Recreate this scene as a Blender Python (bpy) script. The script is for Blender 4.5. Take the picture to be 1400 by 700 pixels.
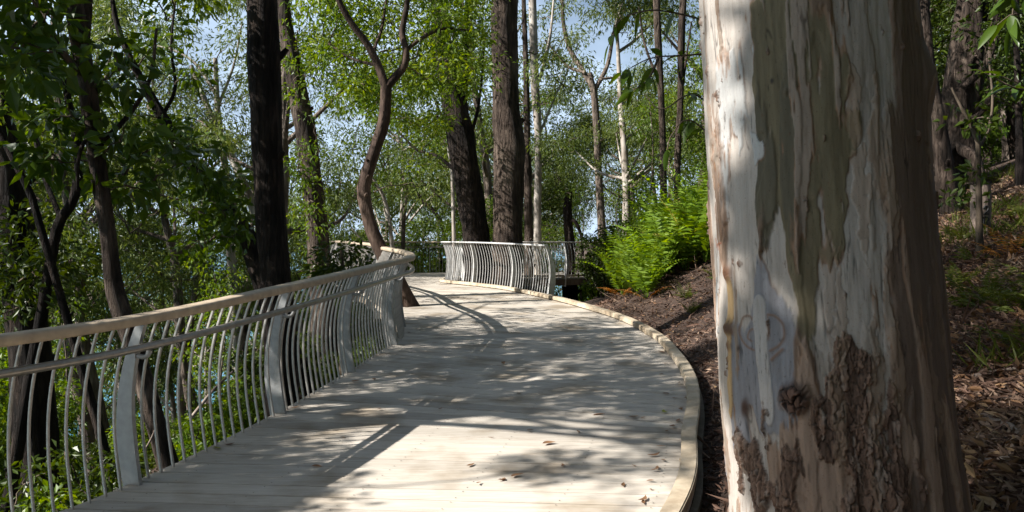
import bpy, math, random
import numpy as np
from mathutils import Vector, Matrix

for o in list(bpy.data.objects):
    bpy.data.objects.remove(o)
S = bpy.context.scene
COL = S.collection
RAD = math.radians

# ------------------------------------------------------------------ camera, sky, sun, exposure
F, HOR = 1089.0, 343.0            # focal length in photo pixels, row of the sea horizon
cam_d = bpy.data.cameras.new('camera')
cam_d.sensor_width = 36.0
cam_d.lens = 36.0 * F / 1400.0
cam_d.clip_start = 0.05
cam_d.clip_end = 60000
cam = bpy.data.objects.new('camera', cam_d)
COL.objects.link(cam)
cam.location = (0, 0, 0)
cam.rotation_euler = (RAD(90 - 0.37), 0, 0)
S.camera = cam

SUN_EL = RAD(38.6)
SUN_H = (-0.945, -0.327)          # horizontal direction towards the sun
SUN_DIR = np.array([SUN_H[0] * math.cos(SUN_EL), SUN_H[1] * math.cos(SUN_EL), math.sin(SUN_EL)])
w = bpy.data.worlds.new('World')
S.world = w
w.use_nodes = True
nt = w.node_tree
nt.nodes.clear()
wo = nt.nodes.new('ShaderNodeOutputWorld')
bg = nt.nodes.new('ShaderNodeBackground')
sky = nt.nodes.new('ShaderNodeTexSky')
sky.sky_type = 'NISHITA'
sky.sun_disc = False
sky.sun_elevation = SUN_EL
sky.sun_rotation = math.atan2(SUN_H[0], SUN_H[1])
sky.dust_density = 1.2
tc = nt.nodes.new('ShaderNodeTexCoord')
mp = nt.nodes.new('ShaderNodeMapping'); mp.inputs['Scale'].default_value = (1, 1, 2.6)
nz = nt.nodes.new('ShaderNodeTexNoise'); nz.inputs['Scale'].default_value = 3.0; nz.inputs['Detail'].default_value = 7
cr = nt.nodes.new('ShaderNodeValToRGB')
cr.color_ramp.elements[0].position = 0.50; cr.color_ramp.elements[1].position = 0.74
mx = nt.nodes.new('ShaderNodeMix'); mx.data_type = 'RGBA'
mx.inputs['B'].default_value = (6.6, 8.3, 10.6, 1)
nt.links.new(tc.outputs['Generated'], mp.inputs['Vector'])
nt.links.new(mp.outputs[0], nz.inputs['Vector'])
sx = nt.nodes.new('ShaderNodeSeparateXYZ'); nt.links.new(tc.outputs['Generated'], sx.inputs[0])
ca_ = nt.nodes.new('ShaderNodeMath'); ca_.operation = 'MULTIPLY_ADD'; ca_.inputs[1].default_value = 0.22   # the cloud bank stands over the sea ahead
nt.links.new(sx.outputs['Y'], ca_.inputs[0]); nt.links.new(nz.outputs['Fac'], ca_.inputs[2])
nt.links.new(ca_.outputs[0], cr.inputs['Fac'])
nt.links.new(cr.outputs[0], mx.inputs['Factor'])
nt.links.new(sky.outputs[0], mx.inputs['A'])
nt.links.new(mx.outputs['Result'], bg.inputs['Color'])
bg.inputs['Strength'].default_value = 0.05
nt.links.new(bg.outputs[0], wo.inputs['Surface'])

sd = bpy.data.lights.new('sun', 'SUN')
sd.energy = 5.0
sd.angle = RAD(0.53)
sd.color = (1.0, 0.96, 0.905)
sun = bpy.data.objects.new('sun', sd)
COL.objects.link(sun)
sun.rotation_euler = Vector(SUN_DIR).to_track_quat('Z', 'Y').to_euler()
S.view_settings.view_transform = 'Standard'
S.view_settings.look = 'None'
S.view_settings.gamma = 1
S.view_settings.exposure = 1.2
S.view_settings.use_curve_mapping = False
S.render.engine = 'CYCLES'
c = S.cycles
c.max_bounces = 5; c.diffuse_bounces = 2; c.glossy_bounces = 2; c.transmission_bounces = 3
c.transparent_max_bounces = 4; c.caustics_reflective = False; c.caustics_refractive = False
c.use_adaptive_sampling = True; c.adaptive_threshold = 0.02
c.use_denoising = True

# ------------------------------------------------------------------ helpers
def rng_of(seed): return np.random.default_rng(seed)

def P(px, py, d):
    """world point seen at photo pixel (px,py), d metres ahead"""
    return np.array([(px - 700.0) / F * d, d, (HOR - py) / F * d])

def hash3(ix, iy, seed):
    h = (ix.astype(np.int64) * 374761393 + iy.astype(np.int64) * 668265263 + seed * 974711) & 0x7fffffff
    h = ((h ^ (h >> 13)) * 1274126177) & 0x7fffffff
    h = h ^ (h >> 16)
    return (h & 0xffff) / 65535.0

def vnoise(x, y, seed=0):
    x = np.asarray(x, float); y = np.asarray(y, float)
    ix = np.floor(x); iy = np.floor(y)
    fx = x - ix; fy = y - iy
    fx = fx * fx * (3 - 2 * fx); fy = fy * fy * (3 - 2 * fy)
    a = hash3(ix, iy, seed); b = hash3(ix + 1, iy, seed)
    c_ = hash3(ix, iy + 1, seed); d = hash3(ix + 1, iy + 1, seed)
    return (a * (1 - fx) + b * fx) * (1 - fy) + (c_ * (1 - fx) + d * fx) * fy

def fbm(x, y, seed=0, oct=4):
    s = 0; a = 0.5; t = 0
    for k in range(oct):
        s = s + a * vnoise(x * 2 ** k, y * 2 ** k, seed + k * 17); t += a; a *= 0.5
    return s / t

def smooth(a, b, x):
    t = np.clip((x - a) / (b - a), 0, 1)
    return t * t * (3 - 2 * t)

def worley(x, y, seed=0):
    """nearest and second nearest cell distance and the id of the nearest cell"""
    ix = np.floor(x); iy = np.floor(y); f1 = np.full(x.shape, 9.0); f2 = f1.copy(); idn = np.zeros(x.shape)
    for a_ in (-1, 0, 1):
        for b_ in (-1, 0, 1):
            qx, qy = ix + a_, iy + b_
            d = np.hypot(qx + hash3(qx, qy, seed) - x, qy + hash3(qx, qy, seed + 3) - y)
            nf = d < f1
            f2 = np.where(nf, f1, np.minimum(f2, d)); idn = np.where(nf, hash3(qx, qy, seed + 7), idn); f1 = np.where(nf, d, f1)
    return f1, f2, idn

def spline(pts, n):
    """Catmull-Rom through pts, n samples evenly spaced by arclength"""
    p = np.asarray(pts, float)
    q = np.vstack([2 * p[0] - p[1], p, 2 * p[-1] - p[-2]])
    out = []
    for i in range(1, len(q) - 2):
        t = np.linspace(0, 1, 40, endpoint=False)[:, None]
        a, b, c_, d = q[i - 1], q[i], q[i + 1], q[i + 2]
        out.append(0.5 * (2 * b + (c_ - a) * t + (2 * a - 5 * b + 4 * c_ - d) * t ** 2 + (3 * b - a - 3 * c_ + d) * t ** 3))
    out = np.vstack(out + [p[-1:]])
    s = np.r_[0, np.cumsum(np.linalg.norm(np.diff(out, axis=0), axis=1))]
    u = np.linspace(0, s[-1], n)
    return np.stack([np.interp(u, s, out[:, k]) for k in range(p.shape[1])], 1)

class MB:
    """collects polygons for one mesh"""
    def __init__(self):
        self.v = []; self.n = 0; self.loops = []; self.counts = []; self.mi = []; self.sm = []
    def add(self, verts, faces, mat=0, smooth_=True):
        verts = np.asarray(verts, float).reshape(-1, 3)
        faces = np.asarray(faces, np.int64)
        self.v.append(verts)
        self.loops.append((faces + self.n).ravel())
        self.counts.append(np.full(len(faces), faces.shape[1], np.int64))
        self.mi.append(np.full(len(faces), mat, np.int64))
        self.sm.append(np.full(len(faces), smooth_, bool))
        self.n += len(verts)
    def mesh(self, name, mats):
        me = bpy.data.meshes.new(name)
        v = np.vstack(self.v); lo = np.concatenate(self.loops); ct = np.concatenate(self.counts)
        me.vertices.add(len(v)); me.vertices.foreach_set('co', v.astype(np.float32).ravel())
        me.loops.add(len(lo)); me.loops.foreach_set('vertex_index', lo.astype(np.int32))
        me.polygons.add(len(ct))
        st = np.r_[0, np.cumsum(ct)[:-1]]
        me.polygons.foreach_set('loop_start', st.astype(np.int32))
        me.polygons.foreach_set('loop_total', ct.astype(np.int32))
        for m in (mats if isinstance(mats, (list, tuple)) else [mats]): me.materials.append(m)
        me.polygons.foreach_set('material_index', np.concatenate(self.mi).astype(np.int32))
        me.polygons.foreach_set('use_smooth', np.concatenate(self.sm))
        me.update(calc_edges=True)
        me.validate()
        return me
    def tube(self, pts, radii, sides=8, mat=0, rough=0.0, seed=0, cap=True, fr=(3, 1.5)):
        p = np.asarray(pts, float); n = len(p)
        r = np.interp(np.linspace(0, 1, n), np.linspace(0, 1, len(radii)), radii) if len(radii) != n else np.asarray(radii, float)
        t = np.gradient(p, axis=0); t /= np.linalg.norm(t, axis=1)[:, None] + 1e-9
        ref = np.array([0, 0, 1.0]) if abs(t[0][2]) < 0.9 else np.array([1.0, 0, 0])
        N = np.zeros_like(p); x = ref - t[0] * (ref @ t[0]); x /= np.linalg.norm(x); N[0] = x
        for i in range(1, n):
            x = N[i - 1] - t[i] * (N[i - 1] @ t[i]); N[i] = x / (np.linalg.norm(x) + 1e-9)
        B = np.cross(t, N)
        a = np.linspace(0, 2 * np.pi, sides, endpoint=False)
        rr = np.repeat(r[:, None], sides, 1)
        if rough:
            s = np.r_[0, np.cumsum(np.linalg.norm(np.diff(p, axis=0), axis=1))]
            ca = np.cos(a) * fr[0] + 50; sa = np.sin(a) * fr[0] + 50
            nn = vnoise(ca[None, :] + s[:, None] * fr[1], sa[None, :] + s[:, None] * fr[1] * 0.7, seed) - 0.5
            n2 = vnoise(ca[None, :] * 3 + s[:, None] * 1.3, sa[None, :] * 3 - s[:, None], seed + 5) - 0.5
            rr = rr * (1 + rough * (nn * 1.4 + n2 * 0.8))
        V = p[:, None] + rr[..., None] * (np.cos(a)[None, :, None] * N[:, None] + np.sin(a)[None, :, None] * B[:, None])
        i = np.arange(n - 1)[:, None] * sides; j = np.arange(sides)[None]; k = (j + 1) % sides
        fcs = np.stack([i + j, i + k, i + sides + k, i + sides + j], -1).reshape(-1, 4)
        self.add(V.reshape(-1, 3), fcs, mat)
        if cap:
            for ring, flip in ((V[0], True), (V[-1], False)):
                ix = np.arange(sides)[None]
                self.add(ring, ix[:, ::-1] if flip else ix, mat, False)
    def box(self, lo, hi, mat=0, rot=None, at=(0, 0, 0)):
        x0, y0, z0 = lo; x1, y1, z1 = hi
        v = np.array([[x0, y0, z0], [x1, y0, z0], [x1, y1, z0], [x0, y1, z0], [x0, y0, z1], [x1, y0, z1], [x1, y1, z1], [x0, y1, z1]], float)
        if rot is not None: v = v @ np.asarray(rot).T
        v = v + np.asarray(at)
        self.add(v, [[0, 3, 2, 1], [4, 5, 6, 7], [0, 1, 5, 4], [1, 2, 6, 5], [2, 3, 7, 6], [3, 0, 4, 7]], mat, False)
    def leaves(self, pos, axis, L, W, rng, mat=0, fold=0.25, bend=0.0):
        """one folded leaf of four points per row"""
        pos = np.asarray(pos, float); N = len(pos)
        ax = axis / (np.linalg.norm(axis, axis=1)[:, None] + 1e-9)
        rnd = rng.normal(size=(N, 3)); sd_ = np.cross(ax, rnd); sd_ /= np.linalg.norm(sd_, axis=1)[:, None] + 1e-9
        nm = np.cross(ax, sd_)
        L = np.broadcast_to(L, (N,))[:, None]; W = np.broadcast_to(W, (N,))[:, None]
        m = pos + ax * L * 0.42
        lf = m + sd_ * W * 0.5 + nm * W * fold; rt = m - sd_ * W * 0.5 + nm * W * fold
        tip = pos + ax * L - np.array([0, 0, 1]) * L * bend
        V = np.stack([pos, rt, tip, lf], 1).reshape(-1, 3)
        b = np.arange(N)[:, None] * 4
        self.add(V, np.vstack([b + [0, 1, 2], b + [0, 2, 3]]), mat, False)
    def big_leaves(self, pos, axis, L, W, rng, mat=0, droop=0.3):
        """close-up leaf: seven stations, folded along the midrib and drooping"""
        st = np.array([0, .12, .3, .5, .7, .88, 1.0]); wd = np.array([.04, .55, .95, 1, .78, .4, .02])
        for i in range(len(pos)):
            ax = axis[i] / np.linalg.norm(axis[i]); sd_ = np.cross(ax, rng.normal(size=3) * 0.5 + [0, 0, 1]); sd_ /= np.linalg.norm(sd_) + 1e-9
            nm = np.cross(sd_, ax); l = L[i]; w_ = W[i]
            mid = pos[i] + ax * (st * l)[:, None] - np.array([0, 0, 1.0]) * (droop * l * st ** 2)[:, None]
            a = mid + sd_ * (wd * w_ / 2)[:, None] + nm * (wd * w_ * .14)[:, None]
            b = mid - sd_ * (wd * w_ / 2)[:, None] + nm * (wd * w_ * .14)[:, None]
            V = np.vstack([a, mid, b]); n = 7
            q = np.arange(6)[:, None]
            self.add(V, np.vstack([q + [0, 1, n + 1, n], q + [n, n + 1, 2 * n + 1, 2 * n]]), mat, True)

def link(name, me, parent=None):
    o = bpy.data.objects.new(name, me); COL.objects.link(o)
    if parent is not None: o.parent = parent
    return o
def empty(name, loc=(0, 0, 0), rz=0):
    o = bpy.data.objects.new(name, None); COL.objects.link(o)
    o.location = tuple(loc); o.rotation_euler = (0, 0, rz); o.empty_display_size = .2
    return o
def tag(o, label=None, cat=None, group=None, kind=None):
    if label: o['label'] = label
    if cat: o['category'] = cat
    if group: o['group'] = group
    if kind: o['kind'] = kind
    return o
def copy_tree(o, parent=None):
    c_ = o.copy(); COL.objects.link(c_)
    if parent is not None: c_.parent = parent
    for ch in list(o.children): copy_tree(ch, c_)
    return c_

# ------------------------------------------------------------------ materials
def mat(name):
    m = bpy.data.materials.new(name); m.use_nodes = True
    n = m.node_tree; b = n.nodes['Principled BSDF']
    return m, n, b
def node(n, t, **kw):
    x = n.nodes.new(t)
    for k, v in kw.items():
        if k in x.inputs: x.inputs[k].default_value = v
        else: setattr(x, k, v)
    return x
def ramp(n, stops):
    r = n.nodes.new('ShaderNodeValToRGB'); e = r.color_ramp.elements
    while len(e) < len(stops): e.new(0.5)
    for i, (p_, c_) in enumerate(stops):
        e[i].position = p_; e[i].color = (*c_, 1)
    return r
def rgb(*c_): return tuple(c_)

def leaf_mat(name, c0, c1, c2, trans=0.35, rough=0.42, scale=0.6):
    """leaf colour varies from leaf to leaf and from clump to clump"""
    m, n, b = mat(name)
    g = node(n, 'ShaderNodeNewGeometry'); r = ramp(n, [(0.0, c0), (0.55, c1), (1.0, c2)])
    t = node(n, 'ShaderNodeTexCoord'); nz_ = node(n, 'ShaderNodeTexNoise', Scale=scale, Detail=2.0)
    ma = node(n, 'ShaderNodeMath', operation='MULTIPLY_ADD'); ma.inputs[1].default_value = 0.55
    mb = node(n, 'ShaderNodeMath', operation='MULTIPLY_ADD'); mb.inputs[1].default_value = 1.1; mb.inputs[2].default_value = -0.3
    n.links.new(t.outputs['Object'], nz_.inputs['Vector'])
    n.links.new(nz_.outputs['Fac'], mb.inputs[0])
    n.links.new(g.outputs['Random Per Island'], ma.inputs[0]); n.links.new(mb.outputs[0], ma.inputs[2])
    n.links.new(ma.outputs[0], r.inputs['Fac'])
    n.links.new(r.outputs[0], b.inputs['Base Color'])
    b.inputs['Roughness'].default_value = rough; b.inputs['Specular IOR Level'].default_value = 0.25
    tr = node(n, 'ShaderNodeBsdfTranslucent'); hs = node(n, 'ShaderNodeHueSaturation', Saturation=1.15, Value=1.7, Hue=0.48)
    n.links.new(r.outputs[0], hs.inputs['Color']); n.links.new(hs.outputs[0], tr.inputs['Color'])
    ms = node(n, 'ShaderNodeMixShader', Fac=trans)
    n.links.new(b.outputs[0], ms.inputs[1]); n.links.new(tr.outputs[0], ms.inputs[2])
    n.links.new(ms.outputs[0], n.nodes['Material Output'].inputs['Surface'])
    return m

def bark_mat(name, c0, c1, c2, sx=14, sz=2.0, bump=0.6, rough=0.9, vor=True):
    m, n, b = mat(name)
    t = node(n, 'ShaderNodeTexCoord'); mp_ = node(n, 'ShaderNodeMapping'); mp_.inputs['Scale'].default_value = (sx, sx, sz)
    n1 = node(n, 'ShaderNodeTexNoise', Scale=1.0, Detail=8.0, Roughness=0.65)
    n.links.new(t.outputs['Object'], mp_.inputs['Vector']); n.links.new(mp_.outputs[0], n1.inputs['Vector'])
    n2 = node(n, 'ShaderNodeTexNoise', Scale=1.3, Detail=3.0); n.links.new(t.outputs['Object'], n2.inputs['Vector'])
    a = node(n, 'ShaderNodeMath', operation='ADD'); n.links.new(n1.outputs['Fac'], a.inputs[0])
    s_ = node(n, 'ShaderNodeMath', operation='MULTIPLY_ADD'); s_.inputs[1].default_value = 1.1; s_.inputs[2].default_value = -0.55
    n.links.new(n2.outputs['Fac'], s_.inputs[0]); n.links.new(s_.outputs[0], a.inputs[1])
    r = ramp(n, [(0.3, c0), (0.52, c1), (0.75, c2)]); n.links.new(a.outputs[0], r.inputs['Fac'])
    n.links.new(r.outputs[0], b.inputs['Base Color'])
    bp = node(n, 'ShaderNodeBump', Strength=bump, Distance=0.03); n.links.new(n1.outputs['Fac'], bp.inputs['Height'])
    if vor:
        v = node(n, 'ShaderNodeTexVoronoi', Scale=1.0); v.feature = 'DISTANCE_TO_EDGE'
        mq = node(n, 'ShaderNodeMapping'); mq.inputs['Scale'].default_value = (sx * .9, sx * .9, sz * .8)
        vm = node(n, 'ShaderNodeMix', data_type='VECTOR'); vm.inputs['Factor'].default_value = 0.12
        n.links.new(t.outputs['Object'], vm.inputs[4]); n.links.new(n1.outputs['Color'], vm.inputs[5])
        n.links.new(vm.outputs[1], mq.inputs['Vector']); n.links.new(mq.outputs[0], v.inputs['Vector'])
        b2 = node(n, 'ShaderNodeBump', Strength=min(1, bump * 1.2), Distance=0.04); rr_ = ramp(n, [(0.0, (0, 0, 0)), (0.25, (1, 1, 1))])
        n.links.new(v.outputs['Distance'], rr_.inputs['Fac']); n.links.new(rr_.outputs[0], b2.inputs['Height'])
        n.links.new(bp.outputs[0], b2.inputs['Normal']); bp = b2
    n.links.new(bp.outputs[0], b.inputs['Normal'])
    b.inputs['Roughness'].default_value = rough; b.inputs['Specular IOR Level'].default_value = 0.2
    return m

M = {}
M['leaf_gum'] = leaf_mat('gum leaf', (.045, .075, .018), (.085, .12, .024), (.17, .20, .05), .32)
M['leaf_broad'] = leaf_mat('broad leaf', (.035, .075, .008), (.08, .14, .012), (.17, .22, .03), .38)
M['leaf_dark'] = leaf_mat('dark leaf', (.02, .036, .005), (.04, .065, .008), (.08, .115, .014), .30, .4)
M['leaf_yellow'] = leaf_mat('lime leaf', (.05, .10, .010), (.10, .165, .015), (.21, .26, .03), .42)
M['leaf_vine'] = leaf_mat('vine leaf', (.024, .052, .006), (.05, .09, .009), (.09, .15, .013), .35, .35)
M['fern'] = leaf_mat('fern green', (.08, .15, .012), (.155, .25, .02), (.28, .35, .045), .42, .5)
M['fern_yellow'] = leaf_mat('fern yellowing', (.10, .12, .012), (.20, .20, .02), (.32, .27, .05), .38, .5)
M['fern_dull'] = leaf_mat('fern dull', (.04, .06, .008), (.075, .095, .012), (.14, .14, .025), .35, .5)
M['fern_dead'] = leaf_mat('fern dead', (.22, .09, .02), (.36, .16, .03), (.45, .24, .05), .3, .6)
M['dry_leaf'] = leaf_mat('dry leaf', (.10, .05, .025), (.20, .11, .055), (.36, .25, .14), .12, .6)
M['litter'] = leaf_mat('litter', (.045, .025, .017), (.115, .066, .046), (.34, .24, .17), .05, .8)
M['green_litter'] = leaf_mat('fresh fallen leaf', (.14, .17, .02), (.22, .24, .03), (.32, .28, .05), .2, .5)
M['bark_dark'] = bark_mat('dark ironbark', (.008, .0065, .006), (.022, .016, .013), (.06, .043, .033), 16, 2.2, 1.0)
M['bark_brown'] = bark_mat('brown bark', (.026, .019, .015), (.068, .049, .038), (.15, .115, .09), 14, 2.2, 0.9)
M['bark_grey'] = bark_mat('grey bark', (.07, .055, .045), (.16, .125, .10), (.27, .22, .18), 12, 1.6, 0.7)
M['bark_red'] = bark_mat('red brown bark', (.03, .02, .015), (.065, .042, .031), (.13, .09, .068), 18, 4, 0.7, .85, False)
M['bark_pale'] = bark_mat('pale gum bark', (.16, .13, .10), (.33, .29, .25), (.47, .43, .38), 7, 1.1, 0.25, .7, False)
M['twig'] = bark_mat('twig', (.04, .03, .022), (.09, .07, .05), (.16, .12, .09), 20, 4, 0.3, .9, False)
M['stick'] = bark_mat('dead stick', (.10, .075, .06), (.22, .17, .14), (.36, .30, .25), 25, 8, 0.5, .9, False)

def metal_mat(name, col, rough, metallic, sc=40):
    m, n, b = mat(name)
    t = node(n, 'ShaderNodeTexCoord'); n1 = node(n, 'ShaderNodeTexNoise', Scale=sc, Detail=5.0)
    n.links.new(t.outputs['Object'], n1.inputs['Vector'])
    r = ramp(n, [(0.3, tuple(x * .78 for x in col)), (0.7, tuple(min(1, x * 1.12) for x in col))]); n.links.new(n1.outputs['Fac'], r.inputs['Fac'])
    n.links.new(r.outputs[0], b.inputs['Base Color'])
    rr_ = node(n, 'ShaderNodeMapRange'); rr_.inputs['To Min'].default_value = rough - .08; rr_.inputs['To Max'].default_value = rough + .12
    n.links.new(n1.outputs['Fac'], rr_.inputs['Value']); n.links.new(rr_.outputs[0], b.inputs['Roughness'])
    b.inputs['Metallic'].default_value = metallic
    return m
M['galv'] = metal_mat('galvanised steel', (.34, .34, .33), .55, .3, 18)
M['bar'] = metal_mat('baluster steel', (.41, .385, .35), .42, .45, 30)
M['bar_sunlit'] = metal_mat('sunlit galvanised bar', (.58, .575, .56), .5, .15, 18)  # steel made paler to put sunlight into this railing's colour
M['screw'] = metal_mat('old screw', (.10, .085, .07), .6, .4)
M['tube'] = metal_mat('handrail steel', (.33, .30, .26), .36, .75, 25)
M['rail'] = metal_mat('top rail', (.42, .335, .24), .55, .0, 14)

# timber deck boards
def deck_mat():
    m, n, b = mat('weathered deck boards')
    g = node(n, 'ShaderNodeNewGeometry'); t = node(n, 'ShaderNodeTexCoord')
    mp_ = node(n, 'ShaderNodeMapping'); mp_.inputs['Rotation'].default_value = (0, 0, RAD(12)); mp_.inputs['Scale'].default_value = (4, 45, 1)
    n1 = node(n, 'ShaderNodeTexNoise', Scale=1.0, Detail=6.0, Roughness=.6); n.links.new(t.outputs['Object'], mp_.inputs['Vector']); n.links.new(mp_.outputs[0], n1.inputs['Vector'])
    n2 = node(n, 'ShaderNodeTexNoise', Scale=1.7, Detail=5.0); n.links.new(t.outputs['Object'], n2.inputs['Vector'])
    n3 = node(n, 'ShaderNodeTexNoise', Scale=40.0, Detail=3.0); n.links.new(t.outputs['Object'], n3.inputs['Vector'])
    r1 = ramp(n, [(0.25, (.36, .315, .26)), (0.55, (.45, .405, .345)), (0.8, (.52, .475, .415))]); n.links.new(n1.outputs['Fac'], r1.inputs['Fac'])
    hs = node(n, 'ShaderNodeHueSaturation')
    mr = node(n, 'ShaderNodeMapRange'); mr.inputs['To Min'].default_value = .80; mr.inputs['To Max'].default_value = 1.13
    n.links.new(g.outputs['Random Per Island'], mr.inputs['Value']); n.links.new(mr.outputs[0], hs.inputs['Value'])
    n.links.new(r1.outputs[0], hs.inputs['Color'])
    mm = node(n, 'ShaderNodeMix', data_type='RGBA', blend_type='MULTIPLY'); mm.inputs['Factor'].default_value = 1
    r2 = ramp(n, [(0.34, (.66, .61, .54)), (0.5, (1, 1, 1))]); n.links.new(n2.outputs['Fac'], r2.inputs['Fac'])
    n.links.new(hs.outputs[0], mm.inputs['A']); n.links.new(r2.outputs[0], mm.inputs['B'])
    n.links.new(mm.outputs['Result'], b.inputs['Base Color'])
    b.inputs['Roughness'].default_value = .8; b.inputs['Specular IOR Level'].default_value = .25
    bp = node(n, 'ShaderNodeBump', Strength=.35, Distance=.006); n.links.new(n1.outputs['Fac'], bp.inputs['Height'])
    b2 = node(n, 'ShaderNodeBump', Strength=.2, Distance=.003); n.links.new(n3.outputs['Fac'], b2.inputs['Height']); n.links.new(bp.outputs[0], b2.inputs['Normal'])
    n.links.new(b2.outputs[0], b.inputs['Normal'])
    return m
M['deck'] = deck_mat()
M['kerb'] = bark_mat('kerb timber', (.31, .245, .17), (.44, .365, .265), (.52, .455, .36), 6, 6, .25, .8, False)
M['fascia'] = bark_mat('fascia timber', (.10, .08, .06), (.16, .13, .10), (.22, .18, .14), 6, 6, .25, .85, False)

def ground_mat():
    m, n, b = mat('mulch soil')
    t = node(n, 'ShaderNodeTexCoord')
    n1 = node(n, 'ShaderNodeTexNoise', Scale=22.0, Detail=8.0, Roughness=.7); n.links.new(t.outputs['Object'], n1.inputs['Vector'])
    n2 = node(n, 'ShaderNodeTexNoise', Scale=.5, Detail=4.0); n.links.new(t.outputs['Object'], n2.inputs['Vector'])
    r1 = ramp(n, [(0.3, (.018, .011, .008)), (0.55, (.06, .034, .022)), (0.8, (.17, .11, .07))]); n.links.new(n1.outputs['Fac'], r1.inputs['Fac'])
    n.links.new(r1.outputs[0], b.inputs['Base Color']); b.inputs['Roughness'].default_value = .95
    bp = node(n, 'ShaderNodeBump', Strength=1.0, Distance=.05); n.links.new(n1.outputs['Fac'], bp.inputs['Height']); n.links.new(bp.outputs[0], b.inputs['Normal'])
    return m
M['ground'] = ground_mat()
def sea_mat():
    m, n, b = mat('sea water')
    t = node(n, 'ShaderNodeTexCoord'); n1 = node(n, 'ShaderNodeTexNoise', Scale=.35, Detail=8.0); n.links.new(t.outputs['Object'], n1.inputs['Vector'])
    b.inputs['Base Color'].default_value = (.04, .24, .36, 1); b.inputs['Roughness'].default_value = .18
    b.inputs['Specular IOR Level'].default_value = .5
    bp = node(n, 'ShaderNodeBump', Strength=.6, Distance=.6); n.links.new(n1.outputs['Fac'], bp.inputs['Height']); n.links.new(bp.outputs[0], b.inputs['Normal'])
    return m
M['sea'] = sea_mat()
m_, n_, b_ = mat('far shore'); b_.inputs['Base Color'].default_value = (.14, .19, .25, 1); b_.inputs['Roughness'].default_value = 1; M['shore'] = m_  # blue-grey of distance haze put into the hill colour
m_, n_, b_ = mat('black paint'); b_.inputs['Base Color'].default_value = (.012, .012, .012, 1); b_.inputs['Roughness'].default_value = .6; M['ink'] = m_
m_, n_, b_ = mat('red ochre scar'); b_.inputs['Base Color'].default_value = (.34, .13, .07, 1); b_.inputs['Roughness'].default_value = .8; M['scar'] = m_
m_, n_, b_ = mat('carved bark'); b_.inputs['Base Color'].default_value = (.20, .115, .07, 1); b_.inputs['Roughness'].default_value = .9; M['carve'] = m_

# ------------------------------------------------------------------ plan of the place
ZD_D = [-5, 3, 5.1, 6.85, 8.55, 10.2, 13, 17.9, 20.6, 29, 45]
ZD_Z = [-1.95, -1.66, -1.57, -1.42, -1.33, -1.24, -1.13, -.96, -.87, -.79, -.75]
_dd = np.linspace(-5, 45, 501)
_zz = np.interp(_dd, ZD_D, ZD_Z); _k = np.hanning(31); _k /= _k.sum()
_zz = np.convolve(np.pad(_zz, 15, mode='edge'), _k, 'valid')
def zd(d): return np.interp(d, _dd, _zz)

XF_D = [-8, -2, 3, 4.83, 7.2, 8.84, 11, 13, 15.3, 17, 20, 24, 30, 40, 80]
XF_X = [-3.6, -1.2, .45, 1.14, 1.77, 2.05, 2.12, 1.95, 1.5, 1.9, 3.0, 4.6, 7, 10, 16]
def ground_z(X, d):
    X = np.asarray(X, float); d = np.asarray(d, float)
    u = X - np.interp(d, XF_D, XF_X)
    zb = zd(d) - np.interp(d, [6, 10], [.13, .12])
    up = np.clip(u, 0, None)
    r = .42 * np.minimum(up, 3) + .31 * np.clip(up - 3, 0, 6) + .17 * np.clip(up - 9, 0, 25)
    dn = np.clip(-u, 0, None)
    l = -.24 * np.minimum(dn, 4.2) - .46 * np.clip(dn - 4.2, 0, None)
    fall = -.16 * np.clip(d - 31, 0, None) * smooth(18, 4, u)
    z = zb + r + l + fall
    z = z + .16 * (fbm(X * .6 + 40, d * .6 + 40, 3, 4) - .5) * smooth(.1, 1.2, np.abs(u))
    return np.maximum(z, -20.0)

# ------------------------------------------------------------------ ground, sea, far shore
def grid_mesh(xs, ys, zf, name, m):
    X, Y = np.meshgrid(xs, ys); Z = zf(X, Y)
    V = np.stack([X, Y, Z], -1).reshape(-1, 3); nx = len(xs)
    i = (np.arange(len(ys) - 1)[:, None] * nx + np.arange(nx - 1)[None]).ravel()[:, None]
    mb = MB(); mb.add(V, i + [0, 1, nx + 1, nx]); return mb.mesh(name, m)
xs = np.concatenate([-np.geomspace(220, 12.2, 40), np.linspace(-12, 14, 180), np.geomspace(14.3, 260, 40)])
ys = np.concatenate([np.linspace(-30, -4.3, 20), np.linspace(-4, 34, 210), np.geomspace(34.4, 420, 50)])
g = link('ground', grid_mesh(xs, ys, ground_z, 'ground', M['ground'])); g['kind'] = 'structure'
a = np.linspace(0, 2 * np.pi, 97)[:-1]
mb = MB(); rings = [0.0, 60, 300, 2000, 40000]
V = [[0, 0, -15.0]]
for r_ in rings[1:]: V += [[r_ * math.cos(t), r_ * math.sin(t), -15.0] for t in a]
mb.add(V, [[0, 1 + i, 1 + (i + 1) % 96] for i in range(96)])
k_ = []
for q in range(3):
    for i in range(96):
        k_.append([1 + q * 96 + i, 1 + (q + 1) * 96 + i, 1 + (q + 1) * 96 + (i + 1) % 96, 1 + q * 96 + (i + 1) % 96])
mb.n = 0; vv = mb.v; mb.add(np.zeros((0, 3)), np.array(k_)); mb.n = len(V)
s_ = link('sea', mb.mesh('sea', M['sea'])); s_['kind'] = 'structure'
rg = rng_of(5)
hx = np.linspace(-9000, 3000, 90); hz = 30 + 110 * fbm(hx / 1500, hx * 0, 9, 4) * smooth(-9000, -6500, hx)
mb = MB(); V = np.concatenate([np.stack([hx, hx * 0 + 8800, hx * 0 - 18], 1), np.stack([hx, hx * 0 + 9800, hz], 1), np.stack([hx, hx * 0 + 11000, hx * 0 - 18], 1)])
i = np.arange(89)[:, None]; mb.add(V, np.vstack([i + [0, 1, 91, 90], i + [90, 91, 181, 180]]))
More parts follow.
